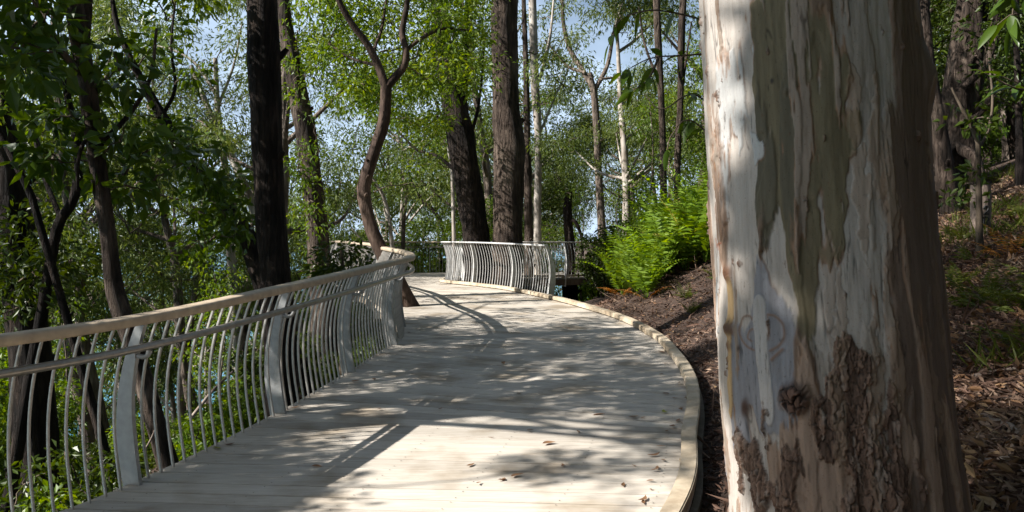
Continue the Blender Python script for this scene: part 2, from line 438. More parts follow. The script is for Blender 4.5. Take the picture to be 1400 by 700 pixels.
tag(link('far_shore_hills', mb.mesh('far_shore_hills', M['shore'])), kind='structure')

# ------------------------------------------------------------------ boardwalk
LC = [(-4.9, 1.2), (-4.05, 2.6), (-3.22, 3.9), (-2.57, 5.1), (-2.05, 6.85), (-1.78, 8.55), (-1.58, 10.2), (-1.52, 11.0), (-1.64, 12.0), (-1.92, 13.2), (-2.5, 15), (-3.2, 17.6), (-4.6, 21), (-5.6, 24.5), (-5.4, 27.4), (-4.3, 28.9), (-2.2, 29.2), (.3, 29.0), (3.0, 29.8), (6.5, 32)]
RC = [(-2.2, -.6), (-1.1, 1.0), (.02, 2.6), (1.06, 4.83), (1.44, 6.24), (1.69, 7.2), (1.89, 8.3), (2.00, 9.6), (2.03, 11.0), (1.83, 12.97), (1.26, 15.27), (.7, 16.92), (-.17, 18.98), (-1.2, 20.45), (-1.85, 21.6), (-1.75, 23.0), (-.9, 24.0), (.4, 24.35), (1.9, 24.9), (6, 27.6)]
NB = 190
Ls = np.array(LC, float); Rs = np.array(RC, float)
def dense(p, n=40):
    q = np.vstack([2 * p[0] - p[1], p, 2 * p[-1] - p[-2]]); out = []
    for i in range(1, len(q) - 2):
        t = np.linspace(0, 1, n, endpoint=False)[:, None]; a, b, c_, d = q[i - 1], q[i], q[i + 1], q[i + 2]
        out.append(.5 * (2 * b + (c_ - a) * t + (2 * a - 5 * b + 4 * c_ - d) * t ** 2 + (3 * b - a - 3 * c_ + d) * t ** 3))
    return np.vstack(out + [p[-1:]])
Ld = dense(Ls); Rd = dense(Rs); Cd = .5 * (Ld + Rd)
sc_ = np.r_[0, np.cumsum(np.linalg.norm(np.diff(Cd, axis=0), axis=1))]
BW = 0.19
bs = np.arange(0, sc_[-1], BW)
def at(s, A): return np.stack([np.interp(s, sc_, A[:, 0]), np.interp(s, sc_, A[:, 1])], -1)
mb = MB(); rg = rng_of(11)
for k in range(len(bs) - 1):
    l0, l1, r0, r1 = at(bs[k] , Ld), at(bs[k + 1], Ld), at(bs[k], Rd), at(bs[k + 1], Rd)
    gp = .0065
    def inset(p0, p1):
        v = p1 - p0; ln = np.linalg.norm(v) + 1e-6; f = min(.3, gp / ln); return p0 + v * f, p1 - v * f
    l0, l1 = inset(l0, l1); r0, r1 = inset(r0, r1)
    n = 7; u = np.linspace(-.012, 1.0, n)[:, None]
    a0 = l0 + (r0 - l0) * u; a1 = l1 + (r1 - l1) * u
    dz = rg.normal() * .0012
    z0 = zd(a0[:, 1]) + dz; z1 = zd(a1[:, 1]) + dz
    ev = .004
    c0 = a0 + (a1 - a0) * .02; c1 = a1 + (a0 - a1) * .02
    rows = [np.c_[a0, z0 - .045], np.c_[a0, z0 - ev], np.c_[c0, z0], np.c_[c1, z1], np.c_[a1, z1 - ev], np.c_[a1, z1 - .045]]
    V = np.vstack(rows); fc = []
    for r_ in range(5):
        for i in range(n - 1): fc.append([r_ * n + i, r_ * n + i + 1, (r_ + 1) * n + i + 1, (r_ + 1) * n + i])
    for e in (0, n - 1):
        fc.append([0 * n + e, 1 * n + e, 4 * n + e, 5 * n + e]); fc.append([1 * n + e, 2 * n + e, 3 * n + e, 4 * n + e])
    mb.add(V, fc, 0, False)
walk = link('boardwalk', mb.mesh('boardwalk', M['deck'])); walk['kind'] = 'structure'
# screw heads: two to a board over every joist
sb = MB()
for k in range(len(bs) - 1):
    for f in (.06, .24, .42, .60, .78, .94):
        for e in (.2, .8):
            q = at(bs[k] + BW * e, Ld) * (1 - f) + at(bs[k] + BW * e, Rd) * f
            if q[1] > 14: continue
            an = np.linspace(0, 2 * np.pi, 7)[:-1]; z_ = zd(q[1]) + .0035
            sb.add(np.stack([q[0] + .0055 * np.cos(an), q[1] + .0055 * np.sin(an), an * 0 + z_], 1), [list(range(6))], 0, False)
link('screw_heads', sb.mesh('screw_heads', M['screw']), walk)
# bearers under the boards and the fascia on both edges
def strip(mb, A, off0, off1, z0, z1, mat_=0, step=6):
    """bar of rectangular section following plan curve A"""
    q = A[::step]; t = np.gradient(q, axis=0); t /= np.linalg.norm(t, axis=1)[:, None] + 1e-9
    nrm = np.stack([t[:, 1], -t[:, 0]], 1)      # to the right of travel
    a = q + nrm * off0; b = q + nrm * off1; z = zd(q[:, 1])
    rows = [np.c_[a, z + z0], np.c_[b, z + z0], np.c_[b, z + z1], np.c_[a, z + z1]]
    n = len(q); V = np.vstack(rows); i = np.arange(n - 1)[:, None]; fc = []
    for r_ in range(4):
        s2 = (r_ + 1) % 4
        fc.append(np.hstack([i + r_ * n, i + 1 + r_ * n, i + 1 + s2 * n, i + s2 * n]))
    mb.add(V, np.vstack(fc), mat_, False)
    for e in (0, n - 1): mb.add(np.array([x[e] for x in rows]), [[0, 1, 2, 3]], mat_, False)
mb = MB()
strip(mb, Ld, .06, .11, -.26, -.049); strip(mb, Rd, .004, .05, -.24, -.049); strip(mb, Rd, -.5, -.42, -.26, -.049); strip(mb, Cd, -.05, .05, -.26, -.049)
tag(link('fascia', mb.mesh('fascia', M['fascia']), walk))
kb = MB()
# kerb: a low timber sleeper along the right edge, with soft corners
strip(kb, Rd, -.105, .012, .02, .082, 0, 3); strip(kb, Rd, -.096, .003, .0825, .089, 0, 3)
for s0 in np.arange(.4, sc_[-1], 1.2):
    q = at(s0, Rd); kb.box((-.11, -.05, 0.001), (-.02, .05, .021), 0, None, (q[0], q[1], zd(q[1])))
ke = link('kerb', kb.mesh('kerb', M['kerb'])); ke['kind'] = 'structure'

# ------------------------------------------------------------------ railings
PROF = np.polyfit([-.28, -.12, 0, .18, .4, .6, .8, .95, 1.08], [-.04, -.022, 0, .036, .066, .06, .022, -.03, -.09], 5)
def prof(h):      # outward offset of a baluster at height h above the deck
    return .86 * np.polyval(PROF, h)
hs_ = np.linspace(-.12, 1.075, 16)
def baluster_mesh(wd=.021, th=.014, ext=0):
    mb = MB(); n = len(hs_)
    o = prof(hs_); rows = []
    cs = [(-wd / 2, -th / 2), (wd / 2, -th / 2), (wd / 2, th / 2), (-wd / 2, th / 2)]
    # bevelled section, local x = outward, y = along the rail
    cs = [(-wd / 2, -th * .3), (-wd * .3, -th / 2), (wd * .3, -th / 2), (wd / 2, -th * .3), (wd / 2, th * .3), (wd * .3, th / 2), (-wd * .3, th / 2), (-wd / 2, th * .3)]
    V = np.vstack([[(o[i] + x, y, hs_[i]) for x, y in cs] for i in range(n)]); k = len(cs)
    fc = [[i * k + j, i * k + (j + 1) % k, (i + 1) * k + (j + 1) % k, (i + 1) * k + j] for i in range(n - 1) for j in range(k)]
    mb.add(V, fc, 0, False); mb.add(V[-k:], [list(range(k))], 0, False)
    return mb
def post_mesh():
    mb = MB(); h = np.linspace(-.28, 1.08, 20); o = prof(h)
    wdt = np.interp(h, [-.28, 0, .3, .75, 1.08], [.13, .145, .15, .105, .07]); th = .03
    rows = []
    for i in range(20):
        x0, x1 = o[i] - wdt[i] * .35, o[i] + wdt[i] * .65
        rows += [(x0, -th / 2, h[i]), (x1, -th / 2, h[i]), (x1, th / 2, h[i]), (x0, th / 2, h[i])]
    fc = [[i * 4 + j, i * 4 + (j + 1) % 4, (i + 1) * 4 + (j + 1) % 4, (i + 1) * 4 + j] for i in range(19) for j in range(4)]
    mb.add(rows, fc, 0, False); mb.add(rows[-4:], [[0, 1, 2, 3]], 0, False)
    me = mb.mesh('post', M['galv'])
    return me
BAL = baluster_mesh().mesh('baluster', M['bar'])
POST = post_mesh()
BAL2 = BAL.copy(); BAL2.materials[0] = M['bar_sunlit']; POST2 = POST.copy(); POST2.materials[0] = M['bar_sunlit']
mb = MB()
bp_ = spline([(prof(.86), 0, .86), (-.07, 0, .848), (-.11, 0, .858), (-.135, 0, .898)], 12)
mb.tube(bp_, [.017, .016, .014], 8)
mb.box((-.025, -.022, .838), (.0, .022, .884))
BRACK = mb.mesh('bracket', M['galv'])

def sweep(mb, A, side, off, zc, sec, mat_=0):
    """closed section sec [(outward, up)] swept along plan curve A, offset outward"""
    t = np.gradient(A, axis=0); t /= np.linalg.norm(t, axis=1)[:, None] + 1e-9
    nrm = np.stack([-t[:, 1], t[:, 0]], 1) * side
    n = len(A); k = len(sec); z = zd(A[:, 1]) + zc
    V = np.zeros((n, k, 3))
    for j, (ox, oz) in enumerate(sec):
        V[:, j, :2] = A + nrm * (off + ox); V[:, j, 2] = z + oz
    i = np.arange(n - 1)[:, None] * k; j = np.arange(k)[None]; j2 = (j + 1) % k
    mb.add(V.reshape(-1, 3), np.stack([i + j, i + j2, i + k + j2, i + k + j], -1).reshape(-1, 4), mat_, True)
    for e in (0, n - 1): mb.add(V[e], [list(range(k))], mat_, False)
def rsec(wd, ht, r, n=3):
    out = []
    for cx, cz, a0 in ((wd / 2 - r, ht / 2 - r, 0), (-wd / 2 + r, ht / 2 - r, 90), (-wd / 2 + r, -ht / 2 + r, 180), (wd / 2 - r, -ht / 2 + r, 270)):
        for q in range(n + 1):
            t = RAD(a0 + 90 * q / n); out.append((cx + r * math.cos(t), cz + r * math.sin(t)))
    return out
TOPSEC = rsec(.135, .066, .022)
TUBESEC = [(.026 * math.cos(t), .026 * math.sin(t)) for t in np.linspace(0, 2 * np.pi, 13)[:-1]]

def railing(name, label, group, pts, side, post_start, n_single=100, spacing=.118, post_sp=1.75, handrail=True, inset_=.0, pale=False):
    A = spline(pts, 10); L_ = 0
    q = dense(np.array(pts, float)); L_ = np.linalg.norm(np.diff(q, axis=0), axis=1).sum()
    A = spline(pts, int(L_ / .06))
    s = np.r_[0, np.cumsum(np.linalg.norm(np.diff(A, axis=0), axis=1))]
    t = np.gradient(A, axis=0); t /= np.linalg.norm(t, axis=1)[:, None]
    A = A + np.stack([-t[:, 1], t[:, 0]], 1) * side * inset_
    root = empty(name); tag(root, label, 'railing', group)
    mb = MB(); sweep(mb, A, side, -.10, 1.10 if pale else 1.105, rsec(.10, .035, .012) if pale else TOPSEC); link('top_rail', mb.mesh('top_rail', M['bar_sunlit' if pale else 'rail']), root)
    if handrail:
        mb = MB(); sweep(mb, A, side, -.135, .925, TUBESEC); link('handrail', mb.mesh('handrail', M['tube']), root)
    def frame(u):
        p = np.array([np.interp(u, s, A[:, 0]), np.interp(u, s, A[:, 1])]); d = np.array([np.interp(u, s, t[:, 0]), np.interp(u, s, t[:, 1])])
        nrm = np.array([-d[1], d[0]]) * side
        return (p[0], p[1], float(zd(p[1]))), math.atan2(nrm[1], nrm[0])
    posts = np.arange(post_start, s[-1], post_sp)
    for u in posts:
        loc, rz = frame(u); o = link('post', POST2 if pale else POST, root); o.location = loc; o.rotation_euler = (0, 0, rz)
        if handrail:
            b = link('bracket', BRACK, o)
    us = []
    edges = np.r_[posts[0] - post_sp, posts, posts[-1] + post_sp]
    for a_, b_2 in zip(edges[:-1], edges[1:]):
        n = int(round((b_2 - a_) / spacing))
        us += [a_ + (b_2 - a_) * (k + 0.0) / n for k in range(1, n)]
    us = [u for u in us if .03 < u < s[-1] - .02]
    big = None
    order = sorted(us, key=lambda u: frame(u)[0][1])     # nearest first
    single, rest = order[:n_single], order[n_single:]
    for u in single:
        loc, rz = frame(u); o = link('baluster', BAL2 if pale else BAL, root); o.location = loc; o.rotation_euler = (0, 0, rz)
    if rest:
        mb = MB(); base = baluster_mesh(); V0 = np.vstack(base.v)
        for u in rest:
            loc, rz = frame(u); c0, s0 = math.cos(rz), math.sin(rz)
            V = V0.copy(); V[:, 0], V[:, 1] = V0[:, 0] * c0 - V0[:, 1] * s0, V0[:, 0] * s0 + V0[:, 1] * c0
            V += np.array(loc); off = 0
            b2 = np.concatenate([x for x in base.loops]); ct = np.concatenate(base.counts)
            nq = (ct == 4).sum(); mb.add(V[:len(base.v[0])], b2[:nq * 4].reshape(-1, 4), 0, False)
        tag(link('balusters', mb.mesh('balusters', M['bar_sunlit' if pale else 'bar']), root), kind='stuff')
    return root
LR = [tuple(x) for x in LC[1:14]]
railing('railing', 'long curved steel balustrade with tan top rail and tube handrail along the seaward side', 'curved boardwalk railings', LR, 1, 1.35, 100, inset_=.0)
railing('railing', 'distant olive looking balustrade closing off the far end of the boardwalk', 'curved boardwalk railings', [LC[13], LC[14], LC[15], LC[16], LC[17], LC[18]], 1, .9, 90)
RR = [(.80, 17.15), (.35, 18.05), (-.17, 18.98), (-.75, 19.85), (-1.28, 20.55), (-1.78, 21.5), (-1.80, 22.4), (-1.55, 23.3), (-.9, 24.0), (.4, 24.35), (1.25, 24.6), (2.05, 25.0)]
railing('railing', 'sunlit pale steel balustrade curling round the two big trunks in the deck opening', 'curved boardwalk railings', RR, -1, .04, 100, inset_=.03, handrail=False, pale=True)

# ------------------------------------------------------------------ foliage building
def clump(mb, rng, cen, rad, n, ll, lw, style, mat_=1):
    cen = np.asarray(cen, float)
    p = rng.normal(size=(n, 3)); p *= (rng.random(n) ** .4 / (np.linalg.norm(p, axis=1) + 1e-9))[:, None]
    p = p * np.array([1, 1, .62]) * rad
    out = p / (np.linalg.norm(p, axis=1)[:, None] + 1e-6)
    if style == 'gum': ax = out * .55 + rng.normal(size=(n, 3)) * .5 + np.array([0, 0, -.5])
    elif style == 'up': ax = out * .6 + rng.normal(size=(n, 3)) * .5 + np.array([0, 0, .35])
    else: ax = out * .75 + rng.normal(size=(n, 3)) * .55 + np.array([0, 0, -.22])
    L = ll * rng.uniform(.6, 1.25, n); W = L * lw * rng.uniform(.8, 1.2, n)
    mb.leaves(cen + p, ax, L, W, rng, mat_, fold=.18, bend=.15)

def twig(mb, rng, a, b, r0, r1, mat_=0, n=6, sides=5, sag=.12):
    a = np.asarray(a, float); b = np.asarray(b, float); L = np.linalg.norm(b - a)
    t = np.linspace(0, 1, n)[:, None]
    wob = rng.normal(size=(n, 3)) * L * .035; wob[0] = 0; wob[-1] = 0
    p = a + (b - a) * t + np.array([0, 0, 1]) * L * sag * (t * (1 - t)) * 2 + wob
    mb.tube(p, np.linspace(r0, r1, n), sides, mat_, cap=False)
    return p

LEAF = {'gum': ('leaf_gum', .13, .27), 'broad': ('leaf_broad', .11, .42), 'dark': ('leaf_dark', .12, .42), 'lime': ('leaf_yellow', .11, .40), 'vine': ('leaf_vine', .15, .5)}

def build_tree(root_name, label, group, path, radii, bark, leafkind, clumps, n_leaf, rad, seed, limbs=(), sides=14, rough=.12, cat='tree', leaf_scale=1.0, at_=None, style=None):
    """trunk along path (world points), limbs = [(path, r0, r1)], foliage clumps at given points, each carried by a twig"""
    rng = rng_of(seed)
    path = np.asarray(path, float)
    base = path[0].copy() if at_ is None else np.asarray(at_, float)
    root = empty(root_name, base); tag(root, label, cat, group)
    n = max(12, int(np.linalg.norm(np.diff(path, axis=0), axis=1).sum() / .16))
    sp = spline(path, min(n, 90)) - base
    tb = MB(); rr = np.interp(np.linspace(0, 1, len(sp)), np.linspace(0, 1, len(radii)), radii)
    tb.tube(sp, rr, sides, 0, rough, seed)
    for q in range(4 if n_leaf else 0):
        i_ = int(rng.uniform(.15, .9) * (len(sp) - 2)); az = rng.uniform(0, 6.28); r_i = rr[i_]
        dv = np.array([math.cos(az), math.sin(az), rng.uniform(.1, .7)]); ln = r_i * rng.uniform(1.1, 1.7)
        tb.tube(spline([sp[i_], sp[i_] + dv * ln * .6, sp[i_] + dv * ln + [0, 0, ln * .2]], 6), [r_i * .5, r_i * .34, r_i * .22, r_i * .16], 8, 0, .3, seed + q)
    carriers = [sp[int(len(sp) * .35):]]
    for lp, r0, r1 in limbs:
        q = spline(np.asarray(lp, float), 26) - base
        tb.tube(q, np.linspace(r0, r1, 26), 9, 0, rough * .6, seed + 1); carriers.append(q[6:])
    tm = link('trunk', tb.mesh('trunk', M[bark]), root)
    if len(clumps):
        cm = MB(); allp = np.vstack(carriers)
        mk, ll, lw = LEAF[leafkind]
        C = np.asarray(clumps, float) - base
        order = np.argsort(np.min(np.linalg.norm(C[:, None] - allp[None], axis=2), axis=1))
        for ci in order:
            cpt = C[ci]
            dd = np.linalg.norm(allp - (cpt - [0, 0, .25 * rad]), axis=1) + np.clip(allp[:, 2] - cpt[2], 0, None) * .6
            j = np.argmin(dd); src = allp[j]
            L = np.linalg.norm(cpt - src)
            p = twig(cm, rng, src, cpt, min(.035, .010 + .010 * L), .004, 0, n=7)
            allp = np.vstack([allp, p[2:]])
            r_ = rad * rng.uniform(.7, 1.3)
            clump(cm, rng, cpt, r_, int(n_leaf * rng.uniform(.6, 1.4)), ll * leaf_scale, lw, style or ('gum' if leafkind == 'gum' else 'x'))
        link('crown', cm.mesh('crown', [M['twig'], M[mk]]), root)
    return root

def crown_points(rng, cen, rx, rz, n, shell=.55):
    p = rng.normal(size=(n, 3)); p /= np.linalg.norm(p, axis=1)[:, None]
    p *= (shell + (1 - shell) * rng.random(n))[:, None] ** .7
    return np.asarray(cen) + p * [rx, rx, rz]

# prototypes for the wood behind -------------------------------------------------
def proto(kind, seed, h, r, lean=.08):
    """returns a tree root standing at the origin"""
    rng = rng_of(seed)
    if kind == 'gum':
        path = [np.array([0, 0, -.3])]; x = np.zeros(2); dr = rng.normal(size=2) * lean
        for k in range(1, 7):
            x = x + dr * h / 6 + rng.normal(size=2) * .05 * h / 6; path.append(np.array([x[0], x[1], h * k / 6]))
        limbs = []; cl = []
        for k in range(10):
            f = rng.uniform(.34, .97); b = np.array([np.interp(f * h, [p[2] for p in path], [p[i] for p in path]) for i in range(3)])
            az = rng.uniform(0, 6.28); L = h * rng.uniform(.16, .32) * (1.25 - f * .6)
            e = b + np.array([math.cos(az) * L, math.sin(az) * L, L * rng.uniform(.5, 1.1)])
            m_ = (b + e) / 2 + np.array([0, 0, -.12 * L]) + rng.normal(size=3) * .08 * L
            limbs.append(([b, m_, e], r * .45, r * .1))
            for q in range(6): cl.append(e + rng.normal(size=3) * [.16 * h * .55, .16 * h * .55, .05 * h])
        cl = np.array(cl)
        return build_tree('gum_tree', 'x', None, path, [r * 1.25, r, r * .8, r * .55, r * .25], 'bark_pale' if seed % 2 else 'bark_grey', 'gum', cl, 270, .050 * h + .22, seed, limbs, 10, .08, leaf_scale=1.4, at_=(0, 0, 0))
    if kind == 'bush':
        path = [np.array([0, 0, -.3])]; x = np.zeros(2)
        for k in range(1, 5):
            x = x + rng.normal(size=2) * .09 * h / 4; path.append(np.array([x[0], x[1], h * .8 * k / 4]))
        limbs = []; 
        for k in range(5):
            f = rng.uniform(.15, .6); b = path[0] + (path[-1] - path[0]) * f; az = rng.uniform(0, 6.28); L = h * .3
            limbs.append(([b, b + np.array([math.cos(az) * L * .5, math.sin(az) * L * .5, L * .35]), b + np.array([math.cos(az) * L, math.sin(az) * L, L * .9])], r * .5, r * .12))
        cl = crown_points(rng, (x[0], x[1], h * .60), h * .34, h * .44, 80, .30)
        lk = ('broad', 'dark', 'lime')[seed % 3]
        return build_tree('rainforest_tree', 'x', None, path, [r * 1.2, r, r * .6, r * .25], 'bark_brown', lk, cl, 130, .07 * h + .15, seed, limbs, 9, .1, leaf_scale=1.25, at_=(0, 0, 0))
    if kind == 'sapling':
        path = [np.array([0, 0, -.2]), np.array([.05, .02, h * .35]), np.array([rng.normal() * .15, rng.normal() * .1, h * .7]), np.array([rng.normal() * .3, .1, h])]
        cl = np.array([np.array([np.interp(z, [0, h], [0, path[-1][0]]), 0, z]) + rng.normal(size=3) * [.3, .3, .1] for z in np.linspace(.35 * h, h, 16)])
        return build_tree('sapling', 'x', None, path, [r, r * .8, r * .5, r * .2], 'bark_grey', ('broad', 'lime')[seed % 2], cl, 55, .3, seed, (), 7, .05, at_=(0, 0, 0))
    if kind == 'shrub':
        path = [np.array([0, 0, -.2]), np.array([.03, 0, h * .3]), np.array([.0, .05, h * .6])]
        limbs = [([path[0], path[0] + [math.cos(a_) * h * .2, math.sin(a_) * h * .2, h * .35], path[0] + [math.cos(a_) * h * .42, math.sin(a_) * h * .42, h * .7]], r, r * .3) for a_ in np.linspace(0, 6.28, 6)[:-1] + rng.random() * 3]
        cl = crown_points(rng, (0, 0, h * .55), h * .5, h * .45, 34, .2)
        return build_tree('shrub', 'x', None, path, [r, r * .8, r * .4], 'twig', ('broad', 'dark', 'lime')[seed % 3], cl, 70, .15 * h, seed, limbs, 6, .05, cat='shrub', at_=(0, 0, 0))

protos = {}
def place(kind, variant, x, y, sc, rz, label, group, name=None, dz=0, tilt=(0, 0)):
    key = (kind, variant)
    if key not in protos:
        spec = {'gum': ((21, 12, .17), (22, 15, .2), (23, 11, .13), (24, 14, .16)), 'bush': ((31, 6.5, .12), (32, 8, .16), (33, 5.5, .1), (34, 7.5, .14), (36, 7, .12)),
                'sapling': ((41, 4.2, .035), (42, 5.2, .04)), 'shrub': ((51, 1.5, .022), (52, 1.8, .025), (53, 1.3, .02))}[kind][variant]
        protos[key] = proto(kind, *spec); r = protos[key]
    else: r = copy_tree(protos[key])
    r.location = (x, y, float(ground_z(x, y)) - .05 + dz); r.rotation_euler = (tilt[0], tilt[1], rz); r.scale = (sc, sc, sc)
    tag(r, label, None, group)
    return r

# ------------------------------------------------------------------ the big gum in front
GC = 3.20                                   # distance of its axis from the camera
def gum_axis(py):
    e0 = np.interp(py, [-200, 0, 200, 350, 500, 600, 700, 900], [936, 948, 960, 967, 977, 985, 992, 1000])
    e1 = np.interp(py, [-200, 0, 100, 200, 300, 400, 500, 600, 700, 900], [1250, 1262, 1272, 1277, 1285, 1293, 1305, 1318, 1332, 1372])
    a0 = np.arctan((e0 - 700) / F); a1 = np.arctan((e1 - 700) / F); ac = (a0 + a1) / 2
    return GC * np.sin(ac), GC * np.cos(ac), GC * np.sin((a1 - a0) / 2), ac, (e0 + e1) / 2, (e1 - e0) / 2
def big_gum():
    rows = np.concatenate([np.linspace(1010, 721, 30), np.linspace(720, -60, 700), np.linspace(-70, -700, 60), np.linspace(-730, -3100, 60)])
    th = np.concatenate([np.linspace(-100, 100, 440), np.linspace(102, 258, 60)]) * np.pi / 180
    py = np.repeat(rows[:, None], len(th), 1); T = np.repeat(th[None], len(rows), 0)
    cx, cy, R, ac, pxc, hw = gum_axis(np.clip(py, -200, 900))
    zz = (HOR - py) / F * 2.78
    up = np.clip(-200 - py, 0, None) / F * 2.78
    cx = cx - up * .055; R = R - up * .024
    fl = smooth(760, 1000, py); R = R * (1 + .35 * fl * (1 + .3 * np.cos(T * 5 + 1)))
    sx = np.sin(np.clip(T, -np.pi / 2, np.pi / 2))
    X = pxc + hw * np.where(np.abs(T) <= np.pi / 2, sx, np.sign(sx) * (1 + .6 * (np.abs(np.where(T > np.pi, T - 2 * np.pi, T)) - np.pi / 2)))
    Y = py
    A = T * 170.0                           # arc length along the bark, in pixel-like units
    # --- bark colour, with some shade painted into the right side
    st = fbm(A / 26 + 9, Y / 240 + 3, 1, 5); st2 = fbm(A / 60 + 2, Y / 330 + 5, 7, 4); fine = fbm(A / 5, Y / 60, 13, 4); sp_ = fbm(A / 9 + 70, Y / 11, 19, 3)
    wx = (fbm(A / 40 + 5, Y / 70 + 1, 23, 3) - .5) * 46; wy = (fbm(A / 50 + 15, Y / 80 + 1, 29, 3) - .5) * 60
    Xw, Yw = X + wx, Y + wy
    def ell(x, y, rx, ry): return np.exp(-(((Xw - x) / rx) ** 2 + ((Yw - y) / ry) ** 2))
    C = np.zeros(X.shape + (3,)); C[:] = (.45, .405, .36)
    C *= (.80 + .42 * fine)[..., None]
    edge = np.zeros(X.shape)
    lift = np.zeros(X.shape); jag = .05 * (fbm(A / 3.5, Y / 14, 83, 3) - .5)
    def paint(mask, thr, col, soft=.018, rim=.0, vary=.25):
        soft = soft * .45; mask = mask + jag
        m = smooth(thr - soft, thr + soft, mask)[..., None]
        cc = np.array(col) * (1 - vary / 2 + vary * fine)[..., None]
        C[:] = C * (1 - m) + cc * m; lift[:] += (m[..., 0] - .5) * .0045
        if rim:
            e = np.exp(-((mask - thr) / .014) ** 2) * rim * 1.3 * smooth(.35, .6, vnoise(A / 13, Y / 45, 31))
            C[:] = C * (1 - e[..., None]) + np.array((.27, .15, .085)) * e[..., None]; np.maximum(edge, e, out=edge)
        return m[..., 0]
    paint(st2 * .7 + st * .3 + .22 * smooth(1010, 1240, X), .66, (.35, .305, .26), .06, .25)
    paint(st2 * .55 + st * .35 + .42 * (ell(1090, 150, 46, 200) + .9 * ell(1150, 260, 30, 200) + .75 * ell(1062, 30, 26, 130) + .7 * ell(1120, 330, 18, 120)), .70, (.165, .137, .082), .035, .5, .6)
    paint(st2 * .4 + st * .5 + .35 * ell(1075, 210, 60, 160), .72, (.12, .105, .07), .05, .0, .5)
    paint(st2 * .55 + .5 * (ell(1058, 470, 52, 150) + .9 * ell(1010, 610, 26, 120) + .6 * ell(1120, 600, 26, 110) + .6 * ell(965, 90, 10, 90)), .60, (.255, .255, .272), .04, .4, .45)
    paint(st * .5 + .55 * (ell(1020, 130, 26, 150) + .8 * ell(985, 330, 14, 240) + .7 * ell(1062, 440, 13, 70) + .7 * ell(1160, 60, 14, 110) + .6 * ell(1150, 600, 18, 60)), .60, (.50, .49, .47), .02, .5, .2)
    paint(st2 * .7 + .3 * st + .36 * smooth(1150, 1270, X) * smooth(760, 300, Y), .64, (.19, .13, .092), .06, .4, .6)  # streaky brown bark at right, also deepening the shaded side
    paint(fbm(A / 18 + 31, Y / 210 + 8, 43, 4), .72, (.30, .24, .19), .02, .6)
    brown = smooth(.44, .60, smooth(1120, 1300, X) * .9 + .35 * (st2 - .5) + .25 * (st - .5))[..., None]  # brown bark at right, darkened further to paint in the trunk's shade
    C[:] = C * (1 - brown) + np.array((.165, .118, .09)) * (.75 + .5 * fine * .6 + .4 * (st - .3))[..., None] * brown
    paint(st * .6 + .4 * st2 + .28 * smooth(420, 620, Y) * ell(1150, 620, 110, 200), .68, (.33, .235, .175), .03, .5, .4)
    # tan streak and rusty scars
    paint(.7 * np.exp(-((X - 1004 - (Y - 460) * .03 + wx * .15) / 7) ** 2) * smooth(350, 400, Y) * smooth(640, 540, Y) + .3 * st, .55, (.50, .34, .17), .05, .5)
    bump = np.zeros(X.shape)
    for (x, y, rx, ry, cl, hgt) in ((998, 375, 8, 13, (.18, .09, .05), .006), (1004, 453, 9, 11, (.10, .055, .035), .012), (1003, 478, 5, 8, (.12, .06, .04), .006), (1031, 560, 6, 14, (.10, .055, .04), .006),
                                    (1062, 676, 7, 12, (.09, .05, .035), .008), (990, 640, 5, 8, (.16, .08, .05), .004), (1019, 105, 3, 4, (.08, .06, .05), .003), (1064, 118, 2.5, 4, (.06, .05, .04), .002), (1083, 135, 3, 5, (.10, .08, .05), .006)):
        q = np.exp(-(((X - x + wx * .1) / rx) ** 2 + ((Y - y) / ry) ** 2) ** 1.6); C[:] = C * (1 - q[..., None]) + np.array(cl) * q[..., None] * (.7 + .8 * sp_)[..., None]; bump += q * hgt * (.6 + sp_)
    # red marks scratched into the pale edge
    for (x0, y0, x1, y1, w_) in ((976, 280, 977, 299, 3.2), (971, 325, 973, 338, 1.3), (973, 338, 978, 333, 1.3), (978, 333, 979, 341, 1.3), (981, 328, 984, 338, 1.2), (979, 335, 990, 331, 1.1)):
        dx, dy = x1 - x0, y1 - y0; t_ = np.clip(((X - x0) * dx + (Y - y0) * dy) / (dx * dx + dy * dy), 0, 1)
        q = np.exp(-(((X - x0 - t_ * dx) ** 2 + (Y - y0 - t_ * dy) ** 2) / w_ ** 2)) * .85; C[:] = C * (1 - q[..., None]) + np.array((.36, .13, .065)) * q[..., None]
    # two carved hearts, healed over
    def curve(pts, w_, hgt):
        pp = dense(np.array(pts, float), 14); dmin = np.full(X.shape, 1e9)
        sel = (np.abs(X - pp[:, 0].mean()) < 60) & (np.abs(Y - pp[:, 1].mean()) < 60)
        d2 = ((X[sel][:, None] - pp[None, :, 0]) ** 2 + (Y[sel][:, None] - pp[None, :, 1]) ** 2).min(1); dmin[sel] = d2
        q = np.exp(-dmin / w_ ** 2); bump[:] += hgt * (q - .5 * np.exp(-dmin / (w_ * .45) ** 2)); qq = q * .8
        C[:] = C * (1 - qq[..., None]) + np.array((.22, .125, .08)) * qq[..., None]
    curve([(1042, 438), (1034, 432), (1024, 436), (1020, 452), (1024, 466), (1034, 475), (1042, 478)], 1.8, .004)
    curve([(1044, 448), (1036, 452), (1033, 462), (1038, 466)], 1.6, .003)
    curve([(1062, 428), (1072, 430), (1082, 440), (1084, 456), (1077, 468), (1066, 476)], 1.9, .004)
    curve([(1062, 442), (1064, 452), (1062, 462)], 1.5, .003)
    curve([(1068, 488), (1075, 480), (1082, 473)], 2.2, .004)
    strip_ = smooth(.42, .5, np.exp(-((X - 1050 - .12 * (Y - 440) * (Y > 440) + wx * .12) / 11) ** 2) * smooth(385, 420, Y) * smooth(610, 540, Y))[..., None]
    C[:] = C * (1 - strip_) + np.array((.44, .42, .40)) * (.85 + .3 * fine)[..., None] * strip_; lift += strip_[..., 0] * .004
